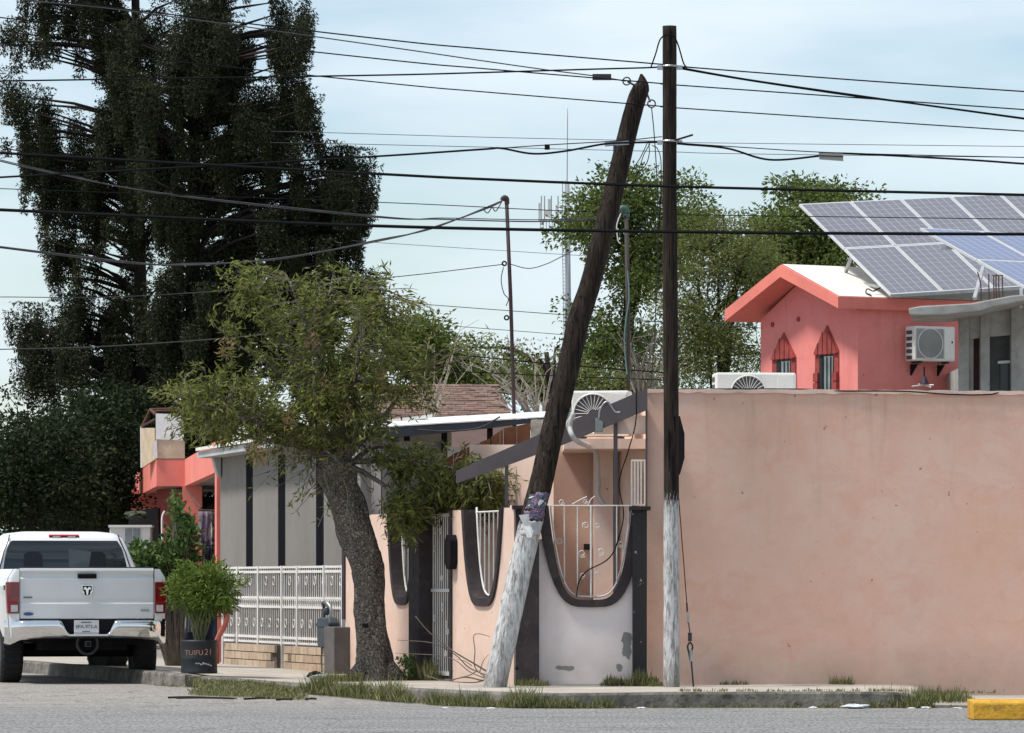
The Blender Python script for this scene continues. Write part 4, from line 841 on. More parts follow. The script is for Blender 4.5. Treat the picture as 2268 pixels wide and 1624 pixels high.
pa = N0+rv*qa+V((.5, -.866, 0))*.22; pa.z = zat(806, pa.y)
make_ac('air_conditioner', 'white wall mounted air conditioner with slatted round grille on the coral house', pa, R(30), .84, .6, .3, 'slat', fx=-.13)
MB().ring(pa+V((.0, .05, -.02)), .22, .03, (.5, -.866, 0), 16, math.pi, 2*math.pi).build('coiled_pipe', M('tan_pipe_wrap', (.30, .22, .15), .8), uh)
for s in (-.28, .28):
    c = pa+rv*s
    MB().prism([c+V((0, 0, -.01)), c+V((-.1, .17, -.01)), c+V((-.1, .17, -.2))], rv*.03).build('bracket', blackM, uh)
hg = T('peg_hanger', 'small dark hanger with thin white arms dangling below the wall air conditioner', 'hanger', W(2047, 858, 84.6))
MB().tube([W(2047, 812, 84.6), W(2047, 838, 84.6)], .012, 5).build('cord', cable, hg); MB().tube([W(2047, 834, 84.6), W(2047, 850, 84.6)], [.03, .085], 10).build('cone', M('dark_purple_plastic', (.03, .02, .04), .6), hg)
for a, b in ((2020, 856), (2068, 853), (2035, 851), (2062, 858)): MB().tube([W(2047, 853, 84.6), W(a, b, 84.55)], .012, 5).build('arm', whiteMetal, hg)
# solar panels
def solar(name, cellcol):
    m, t, b, _ = nodes(name)
    tcn = t.nodes.new('ShaderNodeTexCoord'); uvn = tcn.outputs['UV']
    sx = sep(t, uvn)
    def line(v, nlin, w):
        f = math_(t, 'FRACT', math_(t, 'MULTIPLY', v, nlin)); f = math_(t, 'ABSOLUTE', math_(t, 'SUBTRACT', f, .5)); return math_(t, 'GREATER_THAN', f, .5-w)
    l1 = line(sx[0], 6, .035); l2 = line(sx[1], 10, .03)
    bus = math_(t, 'MULTIPLY', line(sx[0], 18, .03), .35)
    lm_ = math_(t, 'MAXIMUM', math_(t, 'MAXIMUM', l1, math_(t, 'MULTIPLY', l2, .55)), bus)
    c = mix(t, lm_, cellcol, (.42, .42, .44))
    t.links.new(c, b.inputs['Base Color']); b.inputs['Roughness'].default_value = .22; b.inputs['Specular IOR Level'].default_value = .5
    MATS[name] = m; return m
cellA, cellB = solar('grey_solar_cells', (.17, .165, .19)), solar('sky_tinted_solar_cells', (.16, .19, .30))  # blue of the second array is sky reflection put into the cell colour
alu = M('aluminium_frame', (.66, .66, .66), .4, .06, 5, 0, metal=.3)
def array(root, A, Rv, Dv, nc, nr, cell, skip=()):
    nn = Rv.cross(Dv).normalized(); nn = nn if nn.z > 0 else -nn
    for r_ in range(nr):
        for c_ in range(nc):
            a = A+Rv*c_+Dv*r_; e1, e2 = Rv*.985, Dv*.99
            fr_ = MB().prism([a, a+e1, a+e1+e2, a+e2], nn*-.04).build('solar_panel', alu, root)
            i1, i2 = Rv.normalized()*.035, Dv.normalized()*.035
            mb = MB().add([a+i1+i2+nn*.004, a+e1-i1+i2+nn*.004, a+e1-i1+e2-i2+nn*.004, a+i1+e2-i2+nn*.004], [(0, 1, 2, 3)])
            o = mb.build('cells', cell, fr_, recalc=False); uv = o.data.uv_layers.new(name='UVMap')
            for k_, q in enumerate(((0, 1), (1, 1), (1, 0), (0, 0))): uv.data[k_].uv = q
A1 = W(1770, 452, 87.5); D1 = (W(1973, 653, 84.9)-A1)/2; R1 = (W(2215, 430, 89.6)-A1)/4
s1 = T('solar_array', 'large tilted array of grey solar panels on the white coral house roof', 'solar panels', W(1950, 640, 86.5))
array(s1, A1, R1, D1, 5, 2, cellA)
def strut(root, a, b, w=.05): MB().beam(a, b, w).build('strut', greyM, root)
strut(s1, W(1886, 568, 86.1), W(1866, 622, 86.6)); strut(s1, W(1866, 622, 86.6), W(1955, 636, 85.3)); strut(s1, A1+D1*2+V((0, 0, -.03)), A1+D1*2+R1*5+V((0, 0, -.03)), .04)
for k in (2, 4): strut(s1, A1+R1*k+D1*.3+V((0, 0, -.05)), V((A1+R1*k+D1*.4).to_tuple()[:2]+(6.4,)))
MB().tube(spline([W(1950, 637, 85.3), W(1935, 645, 85.2), W(1922, 640, 85.2), W(1918, 648, 85.1), W(1930, 655, 85)], 5), .012, 5).build('cable_loop', cable, s1)
A2 = W(2038, 505, 83.5); Rr2 = W(2172, 512, 83.8)-A2; D2 = (W(2163, 575, 82.2)-A2)
s2 = T('solar_array', 'smaller array of solar panels tinted blue like reflected sky standing above the concrete slab', 'solar panels', W(2200, 660, 81.5))
array(s2, A2, Rr2, D2, 3, 2, cellB)
strut(s2, W(2178, 592, 81.6), W(2158, 662, 80.9), .055); strut(s2, W(2262, 640, 81), W(2262, 680, 80.5), .055); strut(s2, A2+D2*2+V((0, 0, -.04)), A2+D2*2+Rr2*3+V((0, 0, -.04)))
MB().box(W(2105, 549, 83), (.3, .1, .05)).build('clamp', greyM, s2)
# concrete annex
an = T('concrete_annex', 'unfinished grey concrete annex with rough slab roof beside the coral house', 'annex', V((xat(2230, 81), 82, 0)))
MB().slab([(2126, 698), (2146, 698), (2146, 2000), (2126, 2000)], 81, .3).build('wall_pier', concG, an)
MB().slab([(2146, 690), (2172, 688), (2172, 748), (2146, 752)], 81.05, .2).build('lintel', concG, an)
MB().slab([(2146, 752), (2156, 751), (2156, 2000), (2146, 2000)], 81.1, .2).build('door_jamb', concG, an)
MB().slab([(2172, 688), (2192, 686), (2192, 2000), (2172, 2000)], 80.95, .25).build('wall_pier', concG, an)
MB().slab([(2192, 686), (2240, 680), (2240, 742), (2192, 746)], 81.05, .2).build('lintel', concG, an)
MB().slab([(2240, 680), (2420, 662), (2420, 2000), (2240, 2000)], 80.95, .3).build('wall', concG, an)
MB().slab([(2150, 745), (2172, 745), (2172, 2000), (2150, 2000)], 81.4, .05).build('door', M('dark_maroon_door', (.06, .012, .012), .5), an)
w_ = MB().slab([(2190, 740), (2242, 740), (2242, 2000), (2190, 2000)], 81.25, .03).build('window', M('grey_mesh_screen', (.075, .08, .08), .7, .3, 3), an)
MB().slab([(2216, 805), (2241, 803), (2241, 1000), (2216, 1000)], 81.2, .03).build('pane', M('dark_window_glass', (.012, .014, .02), .2, .1, 3, 0, spec=.5), w_); MB().slab([(2210, 800), (2242, 798), (2242, 804), (2210, 806)], 81.18, .03).build('transom', M('white_painted_metal', (.7,)*3), w_)
MB().prism([W(x, y, 79.6) for x, y in ((2012, 683), (2040, 678), (2150, 672), (2240, 655), (2420, 640), (2420, 656), (2268, 667), (2200, 680), (2170, 690), (2090, 698), (2015, 698))], (.26, 2.2, 0)).build('slab', concG, an, bevel=.02)
MB().box((xat(2290, 84), 84.2, 2.5), (2.6, 4, 5)).build('rear_block', concG, an)
for x, y0, y1 in ((2190, 606, 658), (2201, 610, 660), (2206, 608, 660), (2212, 610, 660), (2220, 609, 660), (2172, 602, 660)):
    MB().tube(spline([W(x+(-7 if x == 2172 else 0), y0, 80.4), W(x, (y0+y1)/2, 80.4), W(x+1, y1+6, 80.4)], 4), .011, 5).build('rebar', rust, an)
MB().tube([W(2196, 611, 80.4), W(2221, 610, 80.4)], .009, 5).build('rebar', rust, an)
MB().tube(spline([W(1440, 862, 58.85), W(1760, 862, 58.85), W(1850, 866, 58.78), W(2000, 867, 58.75), (W(2110, 874, 58.76)), W(2190, 874, 58.76), W(2240, 867, 58.8), W(2420, 866, 58.85)], 8), .008, 5).build('parapet_wire', cable, label='black wire lying along the top of the salmon wall', cat='wire')

# ------------------------------------------------------------------ cell tower
ct = T('cell_tower', 'distant grey monopole cell tower with panel antennas and ladder', 'tower', (xat(1258, 400), 400, 0))
tm_ = M('hazy_grey_steel', (.30, .32, .35), .7, .1, .2, 0)
MB().tube([(xat(1260, 400), 400, 0), W(1258, 700, 400), W(1256, 405, 400)], [.36, .28, .19], 10).build('mast', tm_, ct, smooth=True)
MB().tube([W(1256, 405, 400), W(1257, 270, 400), W(1257, 240, 400)], [.05, .04, .02], 6).build('rod', tm_, ct)
MB().tube([W(1246, 400, 400), W(1246, 560, 400), W(1249, 740, 400)], .035, 5).build('ladder', tm_, ct)
MB().tube([W(1253, 400, 399.5), W(1255, 740, 399.5)], .03, 5).build('ladder', tm_, ct)
for k in range(22): MB().beam(W(1246, 560+k*8, 400), W(1254, 560+k*8, 400), .04).build('rung', tm_, ct)
MB().beam(W(1192, 487, 400), W(1300, 487, 400), .12).build('platform', tm_, ct); MB().beam(W(1192, 508, 400), W(1300, 508, 400), .1).build('platform', tm_, ct)
MB().beam(W(1205, 510, 400), W(1250, 535, 400), .1).build('brace', tm_, ct)
for k in range(9): MB().beam(W(1197+k*6.5, 487, 400), W(1197+k*6.5, 508, 400), .06).build('rail_post', tm_, ct)
for x, y0, y1 in ((1196, 450, 486), (1210, 465, 480), (1217, 441, 482), (1234, 455, 490), (1276, 450, 485), (1290, 450, 485)): MB().slab([(x-3.5, y0), (x+3.5, y0), (x+3.5, y1), (x-3.5, y1)], 399, .3).build('antenna', M('pale_antenna', (.55, .55, .55), .7, .05, 1, 0), ct)
for x in (1199, 1206, 1221, 1236, 1284, 1291): MB().tube([W(x, 434, 399.6), W(x, 490, 399.6)], .05, 5).build('rod', tm_, ct)

# ------------------------------------------------------------------ vegetation
def leafmesh(name, C_, D_, L, Wd, mat, parent=None, kind='stuff', fold=.0, label=None, cat=None):
    C_ = np.asarray(C_, float); D_ = np.asarray(D_, float); n_ = len(C_)
    D_ = D_/np.maximum(1e-6, np.linalg.norm(D_, axis=1, keepdims=True))
    rnd = RNG.normal(size=(n_, 3)); S = np.cross(D_, rnd); S /= np.maximum(1e-6, np.linalg.norm(S, axis=1, keepdims=True)); Nn = np.cross(D_, S)
    L = (np.asarray(L)*RNG.uniform(.7, 1.25, n_))[:, None]; Wd = (np.asarray(Wd)*RNG.uniform(.75, 1.2, n_))[:, None]
    v0 = C_; v1 = C_+D_*L*.45+S*Wd/2+Nn*L*fold; v2 = C_+D_*L; v3 = C_+D_*L*.45-S*Wd/2+Nn*L*fold
    v2 = v2-Nn*L*fold
    A = np.stack([v0, v1, v2, v3], 1).reshape(-1, 3); c = np.array([(A[:, 0].min()+A[:, 0].max())/2, (A[:, 1].min()+A[:, 1].max())/2, A[:, 2].min()])
    me = bpy.data.meshes.new(name); me.vertices.add(4*n_); me.vertices.foreach_set('co', (A-c).ravel())
    me.loops.add(4*n_); me.loops.foreach_set('vertex_index', np.arange(4*n_)); me.polygons.add(n_)
    me.polygons.foreach_set('loop_start', np.arange(0, 4*n_, 4)); me.polygons.foreach_set('loop_total', np.full(n_, 4)); me.update(calc_edges=True)
    at = me.attributes.new('rnd', 'FLOAT', 'POINT'); at.data.foreach_set('value', np.repeat(RNG.random(n_), 4))
    me.materials.append(mat); o = bpy.data.objects.new(name, me); COL.objects.link(o); c = V(c); FR[o.name] = c; o.location = c
    if parent is not None: o.parent = parent; o.location = c-FR[parent.name]
    if kind: o['kind'] = kind
    if label: o['label'] = label
    if cat: o['category'] = cat
    return o
bark = M('rough_grey_brown_bark', (.115, .092, .075), .95, .45, 6, 1.0, 22, dirt=(.03, .024, .02), dirtamt=.8)
def barknodes():
    m, t, b, P = nodes('furrowed_trunk_bark')
    v = t.nodes.new('ShaderNodeTexVoronoi'); v.feature = 'DISTANCE_TO_EDGE'; v.inputs['Scale'].default_value = 10
    mm_ = t.nodes.new('ShaderNodeMapping'); mm_.inputs['Scale'].default_value = (1.5, 1.5, .6); t.links.new(P, mm_.inputs['Vector'])
    ad = t.nodes.new('ShaderNodeVectorMath'); ad.operation = 'ADD'; nn = t.nodes.new('ShaderNodeTexNoise'); nn.inputs['Scale'].default_value = 6; nn.inputs['Detail'].default_value = 6
    sc = t.nodes.new('ShaderNodeVectorMath'); sc.operation = 'SCALE'; sc.inputs['Scale'].default_value = .9
    t.links.new(P, nn.inputs['Vector']); t.links.new(nn.outputs['Color'], sc.inputs[0]); t.links.new(mm_.outputs[0], ad.inputs[0]); t.links.new(sc.outputs[0], ad.inputs[1]); t.links.new(ad.outputs[0], v.inputs['Vector'])
    d = v.outputs['Distance']
    c = ramp(t, math_(t, 'ADD', d, math_(t, 'MULTIPLY', noise(t, P, 20, 6, .7), .2)), [(.11, (.035, .028, .023)), (.19, (.22, .19, .16)), (.42, (.40, .36, .315))])
    t.links.new(c, b.inputs['Base Color']); b.inputs['Roughness'].default_value = .95; b.inputs['Specular IOR Level'].default_value = .15
    bump(t, b, math_(t, 'ADD', d, math_(t, 'MULTIPLY', noise(t, P, 30, 5), .3)), 1.0, .06); return m
barkT = barknodes()
twigM = M('grey_twig_bark', (.15, .125, .10), .9, .3, 8, 0)
leafG = foliage('street_tree_leaf', (.050, .068, .014), (.27, .29, .08), None, .45); leafDry = foliage('withered_leaf', (.14, .10, .05), (.34, .24, .11), None, .4)

def inside(ells):
    w = np.array([e[2]*e[3] for e in ells]); i = RNG.choice(len(ells), p=w/w.sum()); return ells[i]
def rand_in(e, Y0, dY):
    while True:
        p = RNG.uniform(-1, 1, 3)
        if p@p < 1: break
    return W(e[0]+p[0]*e[2], e[1]+p[1]*e[3], Y0+p[2]*dY)

# --- street tree
TY = 61.6
st = T('street_tree', 'bushy street tree with thick furrowed leaning trunk on the pavement', 'tree', W(832, 1507, TY))
tr_ = [(836, 1514, 70), (833, 1498, 57), (829, 1470, 47), (824, 1420, 40.5), (820, 1360, 38.5), (818, 1300, 40), (810, 1250, 42), (796, 1200, 46), (782, 1160, 48), (766, 1115, 46), (752, 1070, 44), (742, 1035, 46), (738, 1005, 36), (737, 985, 18)]
pt = spline([W(x, y, TY) for x, y, r in tr_], 6); rd = []
for i in range(len(tr_)-1):
    for k in range(6): rd.append((tr_[i][2]+(tr_[i+1][2]-tr_[i][2])*k/6)/178)
rd.append(tr_[-1][2]/178)
rd = [r*.85 for r in rd]
tb_ = MB(); sg_ = 40; tb_.tube(pt, rd, sg_)
for i in range(len(pt)):
    for k in range(sg_):
        j = i*sg_+k; c = pt[i]; v = V(tb_.v[j]); a = 2*math.pi*k/sg_; low = max(0, 1-i/22)
        f = 1+.07*math.sin(3*a+i*.35)+.05*math.sin(5*a-i*.3)+.16*low*math.sin(4*a+1)+jitter(.03); tb_.v[j] = tuple(c+(v-c)*f)
tb_.build('trunk', barkT, st, smooth=True)
q = W(810, 1382, TY-.195); blob((q.x, q.y+.02, q.z-.05), (.045, .03, .06), 77).build('trunk_scar', M('black_knot', (.006,)*3), st)
for x0, x1, yy in ((862, 905, 1500), (800, 757, 1503)): 
    MB().tube(spline([W(x0, yy-16, TY-.1), W((x0+x1)/2, yy-2, TY-.15), W(x1, yy+8, TY-.15)], 5), [.13, .12, .11, .1, .09, .08, .07, .06, .05, .04, .03][:11], 8).build('root', barkT, st, smooth=True)
ELL = [(620, 690, 140, 90), (530, 640, 55, 65), (760, 650, 110, 85), (850, 730, 95, 105), (700, 780, 190, 110), (900, 810, 95, 90), (500, 860, 135, 65), (410, 872, 70, 36), (560, 930, 150, 55), (860, 900, 110, 70), (650, 880, 150, 80), (800, 830, 120, 110), (740, 940, 170, 60), (460, 950, 100, 35), (600, 975, 160, 34), (470, 915, 120, 40), (760, 860, 120, 90), (850, 970, 90, 45), (700, 900, 150, 70)]
LOW = [(960, 1080, 110, 45), (1065, 1085, 80, 45), (890, 1135, 55, 55), (900, 1020, 80, 40), (1020, 1120, 90, 42), (890, 1190, 35, 40), (1040, 1050, 90, 30)]
SPARSE = [(925, 690, 50, 55), (1060, 755, 55, 40), (1090, 1150, 35, 40), (660, 1060, 70, 50), (985, 990, 70, 30), (1165, 1090, 22, 50)]
head = W(745, 1015, TY)
LC, LD = [], []; lim = 0
def branch(a, b, r0, r1, sag=.1, parent=st, name='limb', seg=6, nn=6):
    m_ = a.lerp(b, .5)+V((jitter(.15), jitter(.2), jitter(.1)+sag)); q = spline([a, m_, b], nn); L_ = len(q)
    MB().tube(q, [r0+(r1-r0)*i/(L_-1) for i in range(L_)], seg).build(name, barkT if r0 > .03 else twigM, parent, smooth=True); return q
twigs = MB()
def twig(a, b, r0=.008, sag=.05, leaves=26, lsize=.095, spread=.10):
    m_ = a.lerp(b, .55)+V((jitter(.1), jitter(.12), jitter(.06)+sag)); q = spline([a, m_, b], 4); L_ = len(q)
    twigs.tube(q, [r0*(1-.7*i/(L_-1)) for i in range(L_)], 3, cap=False)
    d = (b-m_).normalized()
    for k in range(leaves):
        f = random.random()**.6; i = min(L_-2, int(f*(L_-1))); p_ = q[i].lerp(q[i+1], random.random())+V((jitter(spread), jitter(spread), jitter(spread)))*(.4 if random.random() < .5 else 1)
        LC.append(tuple(p_)); LD.append(tuple(d*.7+V((jitter(1), jitter(1), jitter(.8)-.15))))
limbs = []
for x, y, dy in ((560, 640, .2), (640, 620, -.4), (740, 600, .3), (840, 640, -.2), (880, 760, .4), (690, 720, -.3), (460, 860, 0), (400, 880, -.4), (560, 900, .4), (800, 740, -.5), (900, 840, .1), (640, 800, .5), (520, 760, .2), (700, 640, 0), (470, 950, .3)):
    b = W(x, y, TY+dy*2.2); limbs.append(branch(head+V((jitter(.18), jitter(.15), jitter(.1))), b, random.uniform(.045, .075), .012, random.uniform(-.1, .25), nn=8))
lowl = []
for x, y, dy in ((960, 1050, -.3), (1080, 1060, -.5), (900, 1130, -.4), (1040, 1100, 0), (930, 1000, .2)):
    lowl.append(branch(head+V((.15+jitter(.1), -.1, -.05)), W(x, y, TY+dy*1.5), .04, .01, .1, nn=8))
def nearest(lst, p_):
    best = None; bd = 1e9
    for q in lst:
        for i in range(2, len(q)):
            d = (q[i]-p_).length+.12*(len(q)-i)*0
            if d < bd: bd = d; best = q[i]
    return best, bd
for _ in range(740):
    p_ = rand_in(inside(ELL), TY, 1.35); a, d = nearest(limbs, p_); 
    if d > 1.1: a = a.lerp(p_, 1-1.0/d)
    twig(a, p_, .009, random.uniform(-.05, .12), random.randint(14, 40))
for _ in range(330):
    p_ = rand_in(inside(LOW), TY-.3, .7); a, d = nearest(lowl, p_); 
    if d > .9: a = a.lerp(p_, 1-.8/d)
    twig(a, p_, .008, .04, random.randint(16, 34))
for _ in range(60):
    e = SPARSE[random.randrange(len(SPARSE))]; p_ = rand_in(e, TY-.2, .5); a, d = nearest(limbs+lowl, p_); twig(a.lerp(p_, .3), p_, .007, .03, random.randint(4, 10), .09, .06)
for x, y in ((430, 800), (470, 700), (520, 585), (600, 600), (850, 590), (930, 665), (1000, 690), (345, 880), (340, 868), (480, 975), (600, 1010), (560, 1030)):
    p_ = W(x, y, TY+jitter(.6)); a, d = nearest(limbs, p_); twig(a.lerp(p_, .1), p_, .008, .05, 30, .1, .07)
for _ in range(46):                                       # bare shoots hanging round the head
    a = head+V((jitter(.35), -.15+jitter(.2), jitter(.2)-.05)); b = a+V((random.uniform(-.9, .55), jitter(.3)-.2, random.uniform(-.75, .15))); twig(a, b, .008, .06, 2 if random.random() < .6 else 8, .08, .04)
twigs.build('twigs', twigM, st, kind='stuff', recalc=False)
leafmesh('foliage', LC, LD, .105, .025, leafG, st, fold=.05)
LC, LD = [], []
for x, y in ((725, 850), (770, 910), (585, 1010), (500, 770), (640, 930), (560, 1000), (690, 760), (840, 840)):
    for _ in range(45): LC.append(tuple(W(x+jitter(12), y+jitter(18), TY-.9+jitter(.2)))); LD.append((jitter(1), jitter(1), jitter(1)))
leafmesh('withered_leaves', LC, LD, .09, .022, leafDry, st, fold=.05)

# --- conifers
conM = foliage('dark_conifer_spray', (.012, .018, .010), (.056, .060, .030), None, .2)
conBark = M('dark_conifer_bark', (.020, .014, .012), .95, .4, 5, .5, 20)
def conifer(name, label, Y0, trunk, ells, n_clump, per, seedl, holes=(), dY=1.6):
    t_ = T(name, label, 'tree', W(trunk[-1][0], 1440, Y0), 'tall conifers behind the shops')
    q = spline([W(x, y, Y0) for x, y, r in trunk], 6); m_ = len(q); rr = np.interp(np.linspace(0, 1, m_), np.linspace(0, 1, len(trunk)), [r for _, _, r in trunk])
    MB().tube(q, [r*Y0/FPX for r in rr], 12).build('trunk', conBark, t_, smooth=True)
    C_, D_ = [], []; br = MB()
    for _ in range(n_clump):
        for _try in range(20):
            e = inside(ells); small = random.random() < .42; f_ = 1.13 if small else .93; p_ = rand_in((e[0], e[1], e[2]*f_, e[3]*f_), Y0, dY); xd = CX+p_.x/p_.y*FPX; yd = HY-(p_.z-CAMZ)/p_.y*FPX
            if not any(((xd-h[0])/h[2])**2+((yd-h[1])/h[3])**2 < 1 for h in holes): break
        else: continue
        k = min(range(m_), key=lambda i: abs(q[i].z-(p_.z-.6))); 
        br.tube([q[k], q[k].lerp(p_, .5)+V((0, 0, .1)), p_], [.045, .03, .01], 4, cap=False)
        hh = random.uniform(.25, .5) if small else random.uniform(.4, 1.0); ww = random.uniform(.07, .13) if small else random.uniform(.13, .27); nn = int(per*ww*hh*14)
        g_ = np.clip(RNG.normal(size=(nn, 3)), -1.7, 1.7)*np.array([ww*.55, ww*.55, hh*.42]); tap = 1-.35*np.clip(-g_[:, 2:]/hh, -1, 1); g_[:, :2] *= 1/np.maximum(.6, 2-tap)
        C_.append(g_+np.array(p_)); dd = RNG.normal(size=(nn, 3))*.55+np.array([0, 0, random.choice((-.6, -.6, .5))]); dd[:, :2] += g_[:, :2]*2; D_.append(dd)
    br.build('branches', conBark, t_, kind='stuff', recalc=False)
    leafmesh('foliage', np.concatenate(C_), np.concatenate(D_), .075, .027, conM, t_, fold=.15)
HOLES = ((300, 150, 36, 45), (205, 210, 36, 50), (90, 195, 54, 36), (415, 420, 31, 36), (335, 520, 12, 54), (25, 520, 29, 99), (60, 620, 28, 54), (110, 690, 36, 40), (345, 440, 11, 36), (420, 190, 11, 54), (625, 530, 22, 22), (165, 640, 28, 28), (270, 590, 21, 28), (30, 800, 21, 54), (130, 330, 20, 28), (575, 100, 11, 54), (700, 560, 28, 21), (770, 590, 24, 18), (70, 470, 18, 24), (240, 440, 15, 36))
conifer('conifer_tree', 'tall dark conifer with bare reddish trunk behind the sign box', 104, [(318, 1440, 20), (316, 1000, 18), (312, 700, 15), (306, 400, 12), (300, 0, 9), (298, -260, 5)],
        [(250, 60, 150, 120), (180, 330, 160, 120), (250, 480, 160, 110), (200, 640, 150, 120), (120, 780, 130, 110), (260, 880, 150, 160), (120, 420, 110, 70), (60, 60, 70, 70), (60, 230, 65, 60), (240, 1040, 140, 110), (170, -120, 160, 120), (130, 560, 80, 60), (300, 330, 70, 140), (290, 130, 70, 110)], 400, 520, 1, HOLES)
conifer('conifer_tree', 'tall dark broad conifer whose crown overhangs the street tree', 100, [(440, 1440, 22), (432, 1000, 20), (428, 700, 17), (430, 350, 14), (436, 0, 10), (440, -260, 5)],
        [(480, 100, 140, 120), (640, 80, 55, 110), (560, 300, 160, 120), (650, 300, 75, 130), (735, 440, 110, 100), (790, 450, 52, 90), (560, 480, 190, 110), (310, 200, 70, 130), (440, 150, 80, 150), (430, 560, 90, 120), (470, 700, 160, 140), (690, 560, 130, 90), (560, 760, 180, 110), (430, 900, 150, 120), (780, 690, 80, 70), (410, 300, 90, 110), (480, -120, 150, 130), (470, 1050, 130, 90), (350, 400, 60, 150)], 560, 520, 2, HOLES)
# dark broadleaf trees on the left behind the pickup
def broadleaf(name, label, Y0, base, ells, n_clump, per, mat, L=.16, Wd=.08, dY=1.5, grp=None, holes=(), bm_=None, trunk_r=.16, clump=.42, cat='tree', limbs_=True):
    t_ = T(name, label, cat, W(base, 1440, Y0) if Y0 > 80 else V((xat(base, Y0), Y0, .2)), grp)
    b0_ = V((xat(base, Y0), Y0, -.05)); cs_ = np.mean([e[:2] for e in ells], 0); topc = W(cs_[0], cs_[1], Y0)
    q = spline([b0_, b0_.lerp(topc, .5)+V((jitter(.3), jitter(.3), 0)), topc], 6); bm_ = bm_ or conBark
    MB().tube(q, np.linspace(trunk_r, trunk_r*.45, len(q)), 10).build('trunk', bm_, t_, smooth=True)
    if limbs_:
        for e in ells[:7]:
            p_ = W(e[0], e[1], Y0+jitter(.6)); i = random.randrange(len(q)//2, len(q)); MB().tube(spline([q[i], q[i].lerp(p_, .5)+V((0, 0, .2)), p_], 5), np.linspace(trunk_r*.45, .02, 11), 6).build('limb', bm_, t_, smooth=True)
    C_, D_ = [], []; tw = MB()
    for _ in range(n_clump):
        for _try in range(12):
            e = inside(ells); p_ = rand_in(e, Y0, dY); xd = CX+p_.x/p_.y*FPX; yd = HY-(p_.z-CAMZ)/p_.y*FPX
            if not any(((xd-h[0])/h[2])**2+((yd-h[1])/h[3])**2 < 1 for h in holes): break
        else: continue
        cp = W(e[0], e[1], Y0); tw.tube([cp.lerp(p_, .3), cp.lerp(p_, .7)+V((jitter(.15), jitter(.15), .05)), p_], [.02, .013, .005], 3, cap=False)
        s_ = clump*random.uniform(.6, 1.3); nn = int(per*s_*s_*11); g_ = np.clip(RNG.normal(size=(nn, 3)), -1.7, 1.7)*np.array([s_*.55, s_*.5, s_*.33]); C_.append(g_+np.array(p_)); D_.append(RNG.normal(size=(nn, 3))*.7+g_*1.5/s_+np.array([0, 0, -.3]))
    tw.build('twigs', bm_, t_, kind='stuff', recalc=False)
    leafmesh('foliage', np.concatenate(C_), np.concatenate(D_), L*.72, Wd*.7, mat, t_, fold=.08)
dkleaf = foliage('dark_shade_leaf', (.012, .020, .010), (.045, .062, .026), None, .2)
midleaf = foliage('mid_green_leaf', (.042, .064, .014), (.19, .24, .062), None, .48)
yelleaf = foliage('olive_feathery_leaf', (.07, .088, .024), (.24, .265, .085), None, .48)
broadleaf('dark_tree', 'dark leafy tree at the edge of the side street beyond the pickup', 96, 60, [(50, 990, 95, 130), (110, 1100, 110, 70), (20, 1100, 60, 80), (150, 980, 70, 90)], 110, 62, dkleaf, .15, .075, 1.2)
broadleaf('dark_tree', 'dark tree hanging low between the pickup roof and the sign box', 99, 215, [(215, 960, 80, 120), (270, 1060, 50, 80), (200, 1110, 90, 60), (160, 1030, 70, 90), (290, 930, 40, 90)], 120, 62, dkleaf, .15, .075, 1.2)
broadleaf('dark_hedge', 'deep shadowed hedge closing the end of the side street', 112, 200, [(60, 1130, 120, 60), (200, 1120, 130, 60), (300, 1100, 80, 90), (120, 1000, 160, 90), (300, 980, 80, 90)], 180, 60, dkleaf, .2, .1, 1.0, cat='hedge', limbs_=False)
RH = ((1330, 640, 35, 60), (1425, 705, 55, 30), (1465, 800, 26, 40), (1440, 650, 20, 24), (1620, 630, 24, 14), (1660, 745, 14, 16), (1340, 840, 30, 30), (1760, 520, 26, 26), (1545, 590, 14, 20), (1290, 600, 24, 40), (1500, 760, 16, 26), (1590, 690, 16, 12))
broadleaf('broadleaf_tree', 'mid green tree with tall open crown between the two poles', 106, 1395, [(1385, 540, 110, 120), (1470, 470, 105, 90), (1400, 430, 80, 60), (1295, 500, 60, 70), (1330, 720, 65, 100), (1400, 640, 80, 100), (1370, 790, 110, 80), (1450, 570, 90, 80), (1530, 500, 50, 70), (1320, 440, 45, 35), (1440, 780, 70, 60)], 235, 62, midleaf, .14, .075, 1.7, holes=RH, trunk_r=.2)
broadleaf('broadleaf_tree', 'olive green feathery tree beside the coral gable', 100, 1600, [(1590, 560, 90, 80), (1560, 690, 110, 100), (1660, 640, 70, 80), (1620, 780, 90, 80), (1540, 800, 80, 60), (1660, 540, 50, 45), (1700, 600, 50, 50)], 190, 62, yelleaf, .15, .04, 1.4, holes=RH, trunk_r=.16)
broadleaf('broadleaf_tree', 'rounded dark tree standing behind the solar panels', 112, 1800, [(1770, 450, 80, 45), (1840, 440, 60, 35), (1720, 500, 50, 40), (1790, 540, 80, 60), (1700, 560, 60, 50), (1830, 590, 80, 60), (1740, 620, 70, 50), (1895, 432, 30, 10)], 140, 62, midleaf, .16, .08, 1.4, holes=RH, trunk_r=.2)
broadleaf('broadleaf_tree', 'dark bushy tree showing above the shingle roof', 108, 1000, [(960, 790, 75, 65), (1010, 830, 70, 45), (900, 770, 60, 60), (1090, 840, 80, 30), (1180, 840, 70, 32), (930, 720, 40, 30)], 130, 60, midleaf, .15, .075, 1.2)
broadleaf('broadleaf_tree', 'scrubby olive tree low behind the leaning pole', 97, 1200, [(1180, 850, 90, 40), (1290, 850, 80, 40), (1240, 830, 60, 30), (1130, 790, 40, 30), (1390, 860, 80, 30), (1060, 770, 30, 25)], 90, 56, yelleaf, .12, .05, 1.0)
